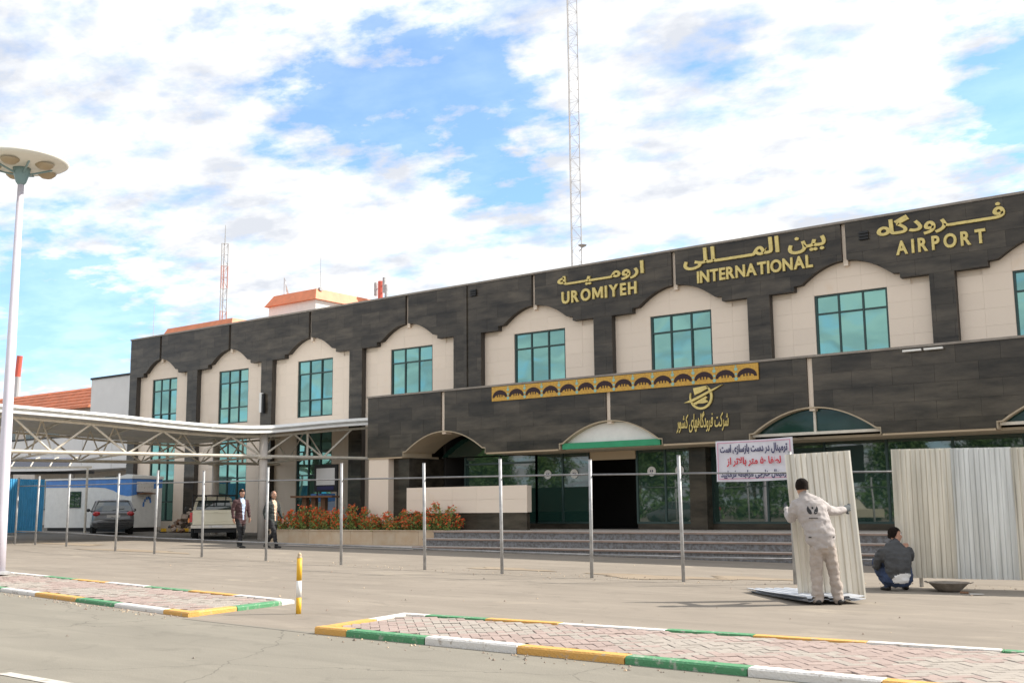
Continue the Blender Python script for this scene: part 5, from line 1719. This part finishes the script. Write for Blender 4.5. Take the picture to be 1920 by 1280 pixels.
# cab
b = MB(); b.smooth = False
ring_loft(b, [[(-.80, y, .5), (.80, y, .5), (.81, y, .98), (.79, y, 1.02), (-.79, y, 1.02), (-.81, y, .98)] for y in (1.78, 3.25, 4.2)]); obj('body', b, 'cream_paint', pk, local=True)
b = MB(); b.hull8([(-.77, 1.80, 1.02), (.77, 1.80, 1.02), (.77, 3.3, 1.02), (-.77, 3.3, 1.02)], [(-.64, 1.95, 1.50), (.64, 1.95, 1.50), (.64, 2.85, 1.50), (-.64, 2.85, 1.50)]); cb = obj('cab', b, 'cream_paint', pk, local=True)
b = MB(); b.hull8([(-.65, 1.795, 1.08), (.65, 1.795, 1.08), (.65, 1.85, 1.08), (-.65, 1.85, 1.08)], [(-.57, 1.915, 1.43), (.57, 1.915, 1.43), (.57, 1.97, 1.43), (-.57, 1.97, 1.43)]); rw = obj('rear_window', b, 'car_glass', pk, local=True)
b = MB(); b.box((-.02, 1.83, 1.08), (.02, 1.9, 1.42)); obj('window_bar', b, 'black', rw, local=True)
b = MB(); b.smooth = True; b.hull8([(-.65, 1.94, 1.501), (.65, 1.94, 1.501), (.65, 2.88, 1.501), (-.65, 2.88, 1.501)], [(-.55, 2.02, 1.56), (.55, 2.02, 1.56), (.55, 2.75, 1.56), (-.55, 2.75, 1.56)]); obj('roof', b, 'cream_paint', pk, local=True)
b = MB()
b.tube((-.80, 1.6, 1.60), (.80, 1.6, 1.60), .03, n=8)
for x in (-.78, -.3, .1, .42, .78): b.tube((x, 1.6, 1.03 if abs(x) > .7 else 1.40), (x, 1.6, 1.60), .022, n=6)
b.tube((-.78, 1.6, 1.40), (.78, 1.6, 1.40), .018, n=6)
obj('rack', b, 'black', pk, local=True)
for sg in (-1, 1):
    b = MB(); b.box((sg*.815-.02, -.24, .66), (sg*.815+.02, -.10, .98)) if False else b.box((min(sg*.81, sg*.90), -.262, .64), (max(sg*.81, sg*.90), -.18, .98)); obj('tail_lamp', b, 'lamp_red', pk, local=True)
    b = MB(); b.box((min(sg*.905, sg*.955), -.255, .62), (max(sg*.905, sg*.955), -.16, .78)); obj('side_lamp', b, 'lamp_orange', pk, local=True)
    for yy in (.75, 3.45): wheel(pk, sg*.68, yy, .33, .22, 'galv')
    b = MB(); b.smooth = True; b.ball((sg*.98, 3.0, 1.12), (.08, .05, .10), 8, 6); b.tube((sg*.80, 3.0, 1.05), (sg*.93, 3.0, 1.1), .015, n=5); obj('mirror', b, 'plastic', pk, local=True)
b = MB(); b.box((-.86, -.42, .42), (.86, -.30, .53)); obj('bumper', b, 'offwhite', pk, local=True)
b = MB(); b.box((-.72, -.22, .26), (.72, 4.0, .49)); obj('chassis', b, 'black', pk, local=True)
b = MB(); b.box((-.24, -.43, .44), (.24, -.421, .515)); obj('number_plate', b, 'kerb_white', pk, local=True)

# ------------------------------------------------------------------ people
def figure(parent, parts, fingers=(), rules=None, voxel=.015, extra=()):
    """one continuous body grown over lofted limbs; parts: (material, nodes, side, n)"""
    mats, src, srcm = [], [], []
    mb = MB(); mb.smooth = True
    for mname, nodes, side in parts:
        if mname not in mats: mats.append(mname)
        q = MB()
        # rounded ends
        nd_ = list(nodes)
        a0, a1 = Vector(nd_[0][0]), Vector(nd_[1][0]); t = (a0-a1).normalized()
        b0, b1 = Vector(nd_[-1][0]), Vector(nd_[-2][0]); t2 = (b0-b1).normalized()
        r0, r1 = min(nd_[0][1:]), min(nd_[-1][1:])
        st = [(a0+t*r0*.75, nd_[0][1]*.35, nd_[0][2]*.35), (a0+t*r0*.45, nd_[0][1]*.78, nd_[0][2]*.78)]
        en = [(b0+t2*r1*.45, nd_[-1][1]*.78, nd_[-1][2]*.78), (b0+t2*r1*.75, nd_[-1][1]*.35, nd_[-1][2]*.35)]
        full = st+nd_+en
        q.loft(full, n=14, side=side)
        mb.add(q.v, q.f)
        # dense samples for colouring
        for (c0, ra, rb), (c1, rc, rd) in zip(full, full[1:]):
            c0, c1 = Vector(c0), Vector(c1)
            for k in range(6):
                u = k/6
                src.append((c0.lerp(c1, u), (ra+(rc-ra)*u+rb+(rd-rb)*u)/2, mats.index(mname)))
    me = bpy.data.meshes.new('body'); me.from_pydata(mb.v, [], mb.f)
    bm = bmesh.new(); bm.from_mesh(me); bmesh.ops.recalc_face_normals(bm, faces=bm.faces); bm.to_mesh(me); bm.free()
    o = bpy.data.objects.new('body', me); COL.objects.link(o)
    md = o.modifiers.new('r', 'REMESH'); md.mode = 'VOXEL'; md.voxel_size = voxel; md.use_smooth_shade = True
    ms = o.modifiers.new('s', 'SMOOTH'); ms.factor = .5; ms.iterations = 4
    bpy.context.view_layer.update()
    m2 = bpy.data.meshes.new_from_object(o.evaluated_get(bpy.context.evaluated_depsgraph_get()))
    bpy.data.objects.remove(o)
    out = MB(); out.smooth = True
    out.v = [tuple(v.co) for v in m2.vertices]
    from mathutils import noise as NZ
    lab = {}
    for v in m2.vertices:
        c = v.co
        best, bi = 1e9, 0
        for s in src:
            d_ = (c-s[0]).length - s[1]
            if d_ < best: best, bi = d_, s[2]
        lab[v.index] = bi
        if mats[bi] not in ('skin', 'glove'):
            q = Vector((c.x*7, c.y*7, c.z*17)); q2 = Vector((c.x*16+3, c.y*16, c.z*24))
            h_ = NZ.noise(q)*.017 - abs(NZ.noise(q2))*.014
            out.v[v.index] = tuple(c + v.normal*h_)
    for p in m2.polygons:
        c = p.center
        bi = lab[p.vertices[0]]
        nm = mats[bi]
        if rules:
            r_ = rules(nm, c, p.normal)
            if r_ != nm:
                if r_ not in mats: mats.append(r_)
                bi = mats.index(r_)
        out.f.append(list(p.vertices)); out.m.append(bi); out.sm.append(True); out.t.append(.5)
    bpy.data.meshes.remove(m2)
    for mname, pts, r0, r1 in fingers:
        if mname not in mats: mats.append(mname)
        out.cm = mats.index(mname); out.smooth = True
        out.loft([(p, r0+(r1-r0)*i/(len(pts)-1), r0+(r1-r0)*i/(len(pts)-1)) for i, p in enumerate(pts)], n=7)
    return obj('body', out, mats, parent, local=True)

def fingers_of(mname, wrist, palm_dir, side_dir, curl_dir, s=1.0, curl=.8):
    """palm block and five fingers that close towards curl_dir"""
    w_, d, sd, c = Vector(wrist), Vector(palm_dir).normalized(), Vector(side_dir).normalized(), Vector(curl_dir).normalized()
    res = []
    for k, (off, ln) in enumerate(((-.030, .062), (-.010, .074), (.011, .070), (.031, .054))):
        a = w_ + d*.085*s + sd*off*s
        p1 = a + (d*(1-curl*.4)+c*curl*.5).normalized()*ln*.45*s
        p2 = p1 + (d*(1-curl)+c*curl).normalized()*ln*.35*s
        p3 = p2 + (d*(-.4*curl)+c).normalized()*ln*.25*s if curl > .5 else p2+(d+c*.4).normalized()*ln*.25*s
        res.append((mname, [a-d*.03*s, a, p1, p2, p3], .0105*s, .0075*s))
    tb = w_ + d*.03*s - sd*.032*s
    res.append((mname, [tb-d*.01*s, tb+(d*.5-sd*.8).normalized()*.03*s, tb+(d*.8-sd*.5+c*.6).normalized()*.062*s, tb+(d*.7-sd*.1+c*.9).normalized()*.082*s], .0125*s, .008*s))
    return res

def head_parts(c, fwd, up=(0, 0, 1), s=1.0, skin='skin'):
    c, f, u = Vector(c), Vector(fwd).normalized(), Vector(up).normalized()
    sd = f.cross(u).normalized()
    P = lambda a, b_, d: tuple(c + f*a*s + sd*b_*s + u*d*s)
    parts = [(skin, [(P(.012, 0, -.105), .040*s, .048*s), (P(.008, 0, -.065), .060*s, .070*s), (P(-.002, 0, -.01), .070*s, .088*s), (P(-.008, 0, .04), .073*s, .094*s), (P(-.010, 0, .080), .060*s, .075*s)], tuple(sd)),
             (skin, [(P(.080, 0, .012), .010*s, .010*s), (P(.098, 0, -.012), .013*s, .013*s), (P(.104, 0, -.028), .017*s, .014*s)], tuple(sd)),
             (skin, [(P(.070, 0, -.062), .022*s, .014*s), (P(.084, 0, -.068), .020*s, .010*s)], tuple(u)),
             (skin, [(P(.066, 0, -.100), .020*s, .020*s), (P(.05, 0, -.104), .028*s, .022*s)], tuple(sd))]
    for g in (-1, 1):
        parts.append((skin, [(P(-.005, g*.076, .018), .010*s, .016*s), (P(-.010, g*.082, -.004), .011*s, .018*s), (P(-.004, g*.076, -.028), .009*s, .012*s)], tuple(f)))
    return parts, P

def add_eyes(parent, P, s=1.0):
    b = MB(); b.smooth = True
    for g in (-1, 1): b.ball(P(.076, g*.032, .014), .012*s, 8, 6)
    obj('eyes', b, 'white', parent, local=True)
    b = MB(); b.smooth = True
    for g in (-1, 1):
        b.ball(P(.085, g*.032, .014), .0065*s, 8, 6)
        b.beam(P(.088, g*.018, .036), P(.080, g*.050, .036), .010*s, .008*s)
    obj('brows', b, 'hair', parent, local=True)

def hair_cap(parent, P, f, u, s, mname, low=-.02, front=.055, thick=.012):
    """hair as a close shell over the back and top of the skull"""
    b = MB(); b.smooth = True
    vs = []; nA, nB = 20, 9
    r_ = random.Random(5)
    for j in range(nB+1):
        for i in range(nA):
            an = 2*math.pi*i/nA
            ca, sa = math.cos(an), math.sin(an)
            k_ = max(0, min(1, (ca+.22)/.45)); lim = low + (front-low)*k_*k_*(3-2*k_)          # hairline higher in front
            zt = .118
            t = j/nB
            z = lim + (zt-lim)*math.sin(t*math.pi/2)
            k = math.sqrt(max(0, 1-max(0, (z-.03)/(zt-.028))**2)) if z > .03 else 1
            w_ = thick*(.8+.5*r_.random())
            vs.append(P(-.012+(.096+w_*.7)*k*ca*(1 if ca < 0 else .93), (.078+w_*.6)*k*sa, z+(w_*.3 if j > 3 else 0)))
    fs = [(j*nA+i, j*nA+(i+1) % nA, (j+1)*nA+(i+1) % nA, (j+1)*nA+i) for j in range(nB) for i in range(nA)]
    b.add(vs, fs)
    return obj('hair', b, mname, parent, local=True)

def shoe(parent, heel, d, s=1.0, mname='shoe'):
    h_, d = Vector(heel), Vector(d).normalized()
    b = MB(); b.smooth = True
    b.loft([(h_+Vector((0, 0, .035)), .034*s, .034), (h_+d*.05*s+Vector((0, 0, .045)), .042*s, .045), (h_+d*.14*s+Vector((0, 0, .036)), .047*s, .036), (h_+d*.21*s+Vector((0, 0, .026)), .044*s, .026), (h_+d*.255*s+Vector((0, 0, .018)), .026*s, .016)], n=12, side=tuple(d.cross(Vector((0, 0, 1)))))
    return obj('shoe', b, mname, parent, local=True)

FA = R_(37)          # heading of the view, seen from above

# --- worker holding the sheet, back turned
wp = thing('person', 'person in pale grey workwear with back turned, holding up a metal sheet', 'person', (-5.94, 15.03, gz(-5.94, 15.03)+.0), FA)
hd_c = (-.27, .07, 1.60)
hp, Pw = head_parts(hd_c, (-.06, 1, -.16), (.03, .10, 1))
parts = hp + [
    ('skin', [((-.25, .03, 1.42), .060, .060), ((-.262, .055, 1.53), .056, .058)], (1, 0, 0)),
    ('jacket', [((-.05, .0, .86), .205, .150), ((-.065, .0, .95), .220, .165), ((-.09, .0, 1.06), .200, .150), ((-.13, .015, 1.18), .215, .152), ((-.175, .025, 1.30), .230, .150), ((-.215, .03, 1.40), .200, .120), ((-.245, .035, 1.465), .090, .082)], (1, .0, .18)),
    # right arm, stretched to the edge of the sheet
    ('jacket', [((-.06, .03, 1.385), .088, .088), ((.02, .06, 1.33), .082, .084), ((.13, .17, 1.27), .072, .074), ((.25, .25, 1.265), .064, .066), ((.38, .33, 1.285), .054, .056)], (0, 0, 1)),
    # left arm, bent round the other edge
    ('jacket', [((-.36, .03, 1.38), .088, .088), ((-.395, .05, 1.28), .084, .084), ((-.415, .14, 1.17), .074, .076), ((-.405, .30, 1.22), .062, .064), ((-.395, .44, 1.29), .052, .054)], (0, 0, 1)),
    ('glove', [((.38, .33, 1.285), .050, .047), ((.44, .37, 1.30), .056, .034), ((.485, .405, 1.315), .046, .028)], (0, 0, 1)),
    ('glove', [((-.395, .44, 1.29), .044, .044), ((-.395, .50, 1.315), .030, .048), ((-.39, .545, 1.335), .024, .042)], (1, 0, 0)),
    ('trousers', [((-.055, .0, .90), .165, .125), ((-.04, -.005, .82), .175, .135), ((-.035, .0, .76), .165, .125)], (1, 0, 0)),
    ('trousers', [((-.12, .0, .78), .098, .112), ((-.13, .01, .62), .094, .100), ((-.135, .015, .45), .085, .088), ((-.14, .0, .25), .080, .082), ((-.14, -.015, .10), .082, .088), ((-.14, -.01, .065), .084, .092)], (1, 0, 0)),
    ('trousers', [((.05, .0, .78), .098, .112), ((.08, .01, .62), .094, .100), ((.10, .015, .45), .085, .088), ((.13, .0, .25), .080, .082), ((.14, -.01, .10), .082, .088), ((.145, -.005, .065), .084, .092)], (1, 0, 0)),
]
fg = fingers_of('glove', (.42, .36, 1.30), (.70, .60, .12), (0, 0, 1), (-.6, .75, 0), 1.3) + fingers_of('glove', (-.395, .485, 1.31), (.0, 1, .2), (0, 0, 1), (.9, .3, 0), 1.15)
wb = figure(wp, parts, fg)
hair_cap(wp, Pw, (0, 1, 0), (0, 0, 1), 1, 'hair', low=-.05, front=.06, thick=.022)
add_eyes(wp, Pw)
shoe(wp, (-.145, -.10, 0), (-.05, 1, 0), 1.08); shoe(wp, (.15, -.10, 0), (.18, 1, 0), 1.08)
# two dark wings and a line of print on the back of the jacket
def back_patch(b, pts, y_off=.006):
    """lay a flat outline on the back of the body by casting it forward"""
    bm = bmesh.new(); bm.from_mesh(wb.data)
    from mathutils.bvhtree import BVHTree
    tree = BVHTree.FromBMesh(bm)
    vs = []
    for x, z in pts:
        h_ = tree.ray_cast(Vector((x, -1, z)), Vector((0, 1, 0)))
        vs.append((x, (h_[0].y if h_[0] else -.13)-y_off, z))
    bm.free()
    c = (sum(v[0] for v in vs)/len(vs), min(sum(v[1] for v in vs)/len(vs), 9), sum(v[2] for v in vs)/len(vs))
    n = len(vs)
    b.add(vs+[c], [(i, (i+1) % n, n) for i in range(n)])
b = MB()
for sg in (-1, 1):
    cx_ = -.18
    out = [(.012, -.045), (.030, -.058), (.058, -.045), (.076, -.010), (.076, .030), (.060, .058), (.048, .030), (.034, .012), (.020, -.005)]
    back_patch(b, [(cx_+sg*x, 1.285+z) for x, z in out][::sg])
back_patch(b, [(-.18-.012, 1.30), (-.18+.012, 1.30), (-.18+.012, 1.33), (-.18-.012, 1.33)])
obj('back_emblem', b, 'black', wb, local=True)
b = MB()
for k in range(8):
    x = -.235+k*.0155
    back_patch(b, [(x, 1.168), (x+.012, 1.168), (x+.012, 1.182-.003*(k % 2)), (x, 1.182)])
obj('back_print', b, 'plastic', wb, local=True)
b = MB()
for sg in (-1, 1): back_patch(b, [(-.065+sg*.165-.016, .905), (-.065+sg*.165+.016, .905), (-.065+sg*.165+.016, .925), (-.065+sg*.165-.016, .925)])
obj('belt_loop', b, 'plastic', wb, local=True)

# --- man squatting at the fence
sp = thing('person', 'person in charcoal jacket and jeans squatting at the corrugated fence', 'person', (-5.90, 17.86, gz(-5.9, 17.86)), FA)
hc = (.075, .20, .865)
hp, Ps = head_parts(hc, (1.0, .02, -.10), (.05, .12, 1))
parts = hp + [
    ('skin', [((.03, .12, .70), .056, .056), ((.062, .175, .80), .050, .052)], (1, 0, 0)),
    ('charcoal', [((-.01, -.07, .27), .200, .150), ((-.01, -.075, .35), .210, .155), ((.0, -.045, .47), .222, .155), ((.0, .015, .60), .225, .140), ((.015, .07, .69), .160, .105), ((.03, .105, .745), .078, .070)], (1, 0, 0)),
    ('shirt_white', [((.0, -.09, .215), .185, .135), ((-.005, -.085, .26), .190, .140)], (1, 0, 0)),
    ('jeans', [((.0, -.06, .15), .185, .130), ((.0, -.07, .20), .180, .135)], (1, 0, 0)),
    ('charcoal', [((-.215, .02, .61), .078, .080), ((-.275, .03, .50), .072, .074), ((-.29, .10, .38), .062, .062), ((-.22, .26, .36), .050, .050), ((-.14, .38, .40), .042, .042)], (0, 1, 0)),
    ('charcoal', [((.215, .05, .61), .078, .080), ((.27, .12, .53), .070, .072), ((.30, .24, .48), .060, .060), ((.32, .38, .58), .048, .048)], (0, 1, 0)),
    ('skin', [((.32, .38, .58), .034, .034), ((.325, .43, .64), .040, .026), ((.33, .45, .68), .034, .02)], (1, 0, 0)),
    ('skin', [((-.14, .38, .40), .034, .034), ((-.11, .43, .42), .038, .026), ((-.08, .46, .44), .032, .02)], (0, 0, 1)),
    ('jeans', [((-.12, -.04, .17), .115, .115), ((-.19, .16, .32), .100, .100), ((-.22, .31, .44), .086, .086)], (1, 0, 0)),
    ('jeans', [((.12, -.04, .17), .115, .115), ((.19, .16, .34), .100, .100), ((.22, .33, .47), .086, .086)], (1, 0, 0)),
    ('jeans', [((-.22, .31, .42), .080, .080), ((-.19, .17, .24), .078, .080), ((-.15, .06, .10), .060, .062), ((-.14, .05, .07), .062, .064)], (1, 0, 0)),
    ('jeans', [((.22, .33, .45), .080, .080), ((.20, .25, .26), .078, .080), ((.18, .18, .10), .060, .062), ((.18, .18, .07), .062, .064)], (1, 0, 0)),
]
fg = fingers_of('skin', (.322, .415, .63), (.05, .5, .8), (1, 0, 0), (0, .8, -.5), 1.0) + fingers_of('skin', (-.115, .42, .415), (.6, .7, .2), (0, 0, 1), (.3, .5, -.8), 1.0)
def sq_rules(nm, c, n):
    return nm
sb = figure(sp, parts, fg, sq_rules)
hair_cap(sp, Ps, (0, 1, 0), (0, 0, 1), 1, 'hair', low=-.06, front=.06, thick=.018)
add_eyes(sp, Ps)
shoe(sp, (-.14, .0, 0), (-.15, 1, 0), 1.0); shoe(sp, (.18, .12, 0), (.15, 1, 0), 1.0)
b = MB(); b.smooth = True
b.loft([((.03, .115, .735), .088, .082), ((.035, .12, .765), .076, .074), ((.037, .122, .775), .070, .068)], n=14, side=(1, 0, 0)); obj('collar', b, 'charcoal', sp, local=True)

# --- two men walking by
def walker(label, loc, rz_, suit, shirt, trousers, bald, stride, lean):
    p = thing('person', label, 'person', loc, rz_)
    hp, P = head_parts((0, .05, 1.625), (.05, 1, -.08))
    k = stride
    ft_r, ft_l = (.10, .30*k, .0), (-.10, -.34*k, 0)
    parts = hp + [
        ('skin', [((0, .005, 1.44), .056, .058), ((0, .03, 1.55), .052, .056)], (1, 0, 0)),
        (suit, [((0, .0, .80), .195, .140), ((0, .0, .92), .190, .138), ((0, .0, 1.04), .178, .135), ((0, .0, 1.18), .195, .140), ((0, .005, 1.32), .210, .135), ((0, .005, 1.42), .165, .100), ((0, .01, 1.475), .085, .075)], (1, 0, 0)),
        (suit, [((.205, .0, 1.385), .075, .078), ((.245, -.03, 1.25), .066, .070), ((.265, -.09*k, 1.08), .056, .058), ((.255, -.02*k, .90), .046, .048)], (1, 0, 0)),
        (suit, [((-.205, .0, 1.385), .075, .078), ((-.245, .02, 1.25), .066, .070), ((-.265, .06*k, 1.08), .056, .058), ((-.255, .17*k, .92), .046, .048)], (1, 0, 0)),
        ('skin', [((.255, -.02*k, .90), .030, .034), ((.252, .0, .85), .024, .040), ((.25, .01, .80), .018, .036)], (1, 0, 0)),
        ('skin', [((-.255, .17*k, .92), .030, .034), ((-.252, .195*k, .87), .024, .040), ((-.25, .215*k, .82), .018, .036)], (1, 0, 0)),
        (trousers, [((0, .0, .86), .160, .125), ((0, .0, .78), .165, .128)], (1, 0, 0)),
        (trousers, [((.09, .02, .80), .092, .105), ((.10, .14*k, .60), .080, .090), ((.10, .22*k, .46), .068, .074), ((.10, .24*k, .25), .060, .066), ((.10, .30*k, .09), .056, .062)], (1, 0, 0)),
        (trousers, [((-.09, -.01, .80), .092, .105), ((-.10, .0, .60), .080, .090), ((-.10, -.02*k, .46), .068, .074), ((-.10, -.20*k, .27), .060, .066), ((-.10, -.36*k, .12), .054, .060)], (1, 0, 0)),
    ]
    fg = fingers_of('skin', (.252, .0, .87), (0, .1, -1), (0, 1, 0), (-1, .1, 0), .95, .45) + fingers_of('skin', (-.252, .19*k, .89), (0, .15, -1), (0, -1, 0), (1, .1, 0), .95, .45)
    def rules(nm, c, n):
        if nm == suit and c.y > .035 and n.y > .15 and abs(c.x) < .018+.060*max(0, min(1, (c.z-.88)/.5)) and .84 < c.z < 1.49: return shirt
        return nm
    figure(p, parts, fg, rules)
    hair_cap(p, P, (0, 1, 0), (0, 0, 1), 1, 'hair_grey' if bald else 'hair', low=-.05, front=(.085 if bald else .055), thick=(.005 if bald else .014))
    add_eyes(p, P)
    s1 = shoe(p, (.10, .24*k, .0), (.05, 1, .06), 1.02); s2 = shoe(p, (-.10, -.42*k, .03), (-.03, 1, -.10), 1.02)
    return p
walker('person in dark maroon jacket and pale blue shirt walking past the pickup', (-26.9, 21.95, gz(-26.9, 21.95)), FA+R_(-128), 'suit_maroon', 'shirt_blue', 'suit_black', False, .55, 0)
w2 = walker('balding person in open dark suit and peach shirt striding beside a fence post', (-26.05, 22.45, gz(-26.05, 22.45)), FA+R_(-122), 'suit_green', 'shirt_peach', 'suit_black', True, 1.0, 0)
w2.scale = (.97, .97, .965)

# ------------------------------------------------------------------ what stands behind the camera and shows in the glass
def tree_meshes(seed, H):
    r = random.Random(seed)
    tk = MB(); tk.smooth = True
    tk.loft([((0, 0, -.2), .22, .22), ((.05, .02, H*.2), .17, .17), ((.0, .08, H*.45), .12, .12), ((.05, .05, H*.75), .05, .05)], n=9)
    tips = []
    for k in range(13):
        a = k*2.4+r.random(); z = H*(.16+.052*k); l_ = H*(.34-.012*k)
        e = Vector((math.cos(a)*l_, math.sin(a)*l_, z+l_*.55)); m_ = Vector((math.cos(a)*l_*.5, math.sin(a)*l_*.5, z+l_*.22))
        tk.loft([((0, .05, z), .07, .07), (m_, .045, .045), (e, .015, .015)], n=6)
        tips += [m_, e, (m_+e)/2]
    lf = MB()
    for c in tips:
        rad = H*r.uniform(.07, .13)
        for q in range(190):
            d = Vector((r.gauss(0, 1), r.gauss(0, 1), r.gauss(0, .8)))
            p = c + d*rad*.62
            n_ = Vector((r.gauss(0, 1), r.gauss(0, 1), r.gauss(.5, 1))).normalized()
            s = n_.cross(Vector((r.gauss(0, 1), r.gauss(0, 1), r.gauss(0, 1)))).normalized(); e = n_.cross(s)
            w_ = r.uniform(.10, .20)
            lf.tone = r.random()
            lf.add([p-s*w_, p-e*w_*.55, p+s*w_, p+e*w_*.55], [(0, 1, 2, 3)])
    return tomesh('trunk', tk, 'bark'), tomesh('crown', lf, 'leaf_dark')
TM = [tree_meshes(k, h_) for k, h_ in ((11, 9.5), (12, 8.2))]
tl = ['broad leafy tree beyond the road across from the terminal, reflected in its glass']
TR = [(-112+7.2*k+(k*5 % 3), -38-(k*7 % 5)*2.2) for k in range(19)]
for k, (x, y) in enumerate(TR):
    t = thing('roadside_tree', tl[0], 'tree', (x, y, gz(x, y)), k*1.3, 'trees across the road, seen only as reflections')
    link('trunk', TM[k % 2][0], t); link('crown', TM[k % 2][1], t)
    s_ = .9+.25*((k*37) % 5)/5; t.scale = (s_, s_, s_)

# parked vehicles across the road, seen in the glass
def copy_tree(o, parent=None):
    c = o.copy(); COL.objects.link(c); c.parent = parent
    for ch in list(o.children): copy_tree(ch, c)
    return c
for src, x, y, rz_, lab in ((pk, -42.5, -6.5, R_(80), 'cream pickup truck parked across the road, seen only in the door glass'), (car, -34.0, -7.0, R_(95), 'dark grey hatchback parked across the road, seen only in the glass'),
                            (pk, -25.5, -6.6, R_(-86), 'cream pickup truck parked across the road, nearest in the glass reflections')):
    c = copy_tree(src); c.location = (x, y, gz(x, y)+.004); c.rotation_euler = (0, 0, rz_); c['label'] = lab; c['group'] = 'vehicles parked across the road'
r = random.Random(77)
b = MB()
for k in range(15000):
    x = r.uniform(-105, 25); z = r.random()**.8*2.6*(.8+.25*math.sin(x*.8)+.1*math.sin(x*2.7)); y = -33+r.gauss(0, .5)
    n_ = Vector((r.gauss(0, 1), r.gauss(.6, 1), r.gauss(.5, 1))).normalized()
    s = n_.cross(Vector((r.gauss(0, 1), r.gauss(0, 1), r.gauss(0, 1)))).normalized(); e_ = n_.cross(s)
    w_ = r.uniform(.14, .26); p = Vector((x, y, gz(x, y)+z)); b.tone = r.random()
    b.add([p-s*w_, p-e_*w_*.6, p+s*w_, p+e_*w_*.6], [(0, 1, 2, 3)])
hg = kind(obj('hedge', b, 'leaf_dark'), 'stuff')
hg['label'] = 'long leafy hedge across the road, seen only in the glass'; hg['category'] = 'hedge'

# loose grit along the fence, the kerbs and over the forecourt
r = random.Random(5)
b = MB()
for k in range(650):
    q = r.random()
    if q < .35:
        i = r.randrange(6, 14); u = r.random(); (xa, ya), (xb, yb_) = POSTS[i], POSTS[i+1]
        x, y = xa+(xb-xa)*u+r.gauss(0, .2), ya+(yb_-ya)*u+r.gauss(.1, .35)
    elif q < .55: x = r.uniform(-9.2, 2); y = 8.46-abs(r.gauss(0, .16))+(x+9)*.018
    elif q < .72: x = r.uniform(-17, -11.7); y = 8.70-abs(r.gauss(0, .16))-.112*(x+11.7)
    elif q < .80: x = r.uniform(-9, 2); y = 10.35+abs(r.gauss(0, .15))+(x+9.4)*.125
    else: x = r.uniform(-24, 0); y = r.uniform(4, 23)
    s = r.uniform(.006, .020)*(1.5 if r.random() < .08 else 1); z = gz(x, y)+.006
    a = r.uniform(0, 3)
    c_, s_ = math.cos(a)*s, math.sin(a)*s
    b.cm = r.choice([0, 0, 1, 2])
    b.add([(x-c_, y-s_, z), (x+s_, y-c_*.8, z), (x+c_*1.1, y+s_, z), (x-s_, y+c_*.9, z), (x, y, z+s*.9)], [(0, 1, 4), (1, 2, 4), (2, 3, 4), (3, 0, 4)])
gt = kind(obj('gravel', b, ['rubble', 'concrete', 'planter']), 'stuff')
gt['label'] = 'loose grit scattered over the forecourt and along the kerbs'; gt['category'] = 'gravel'
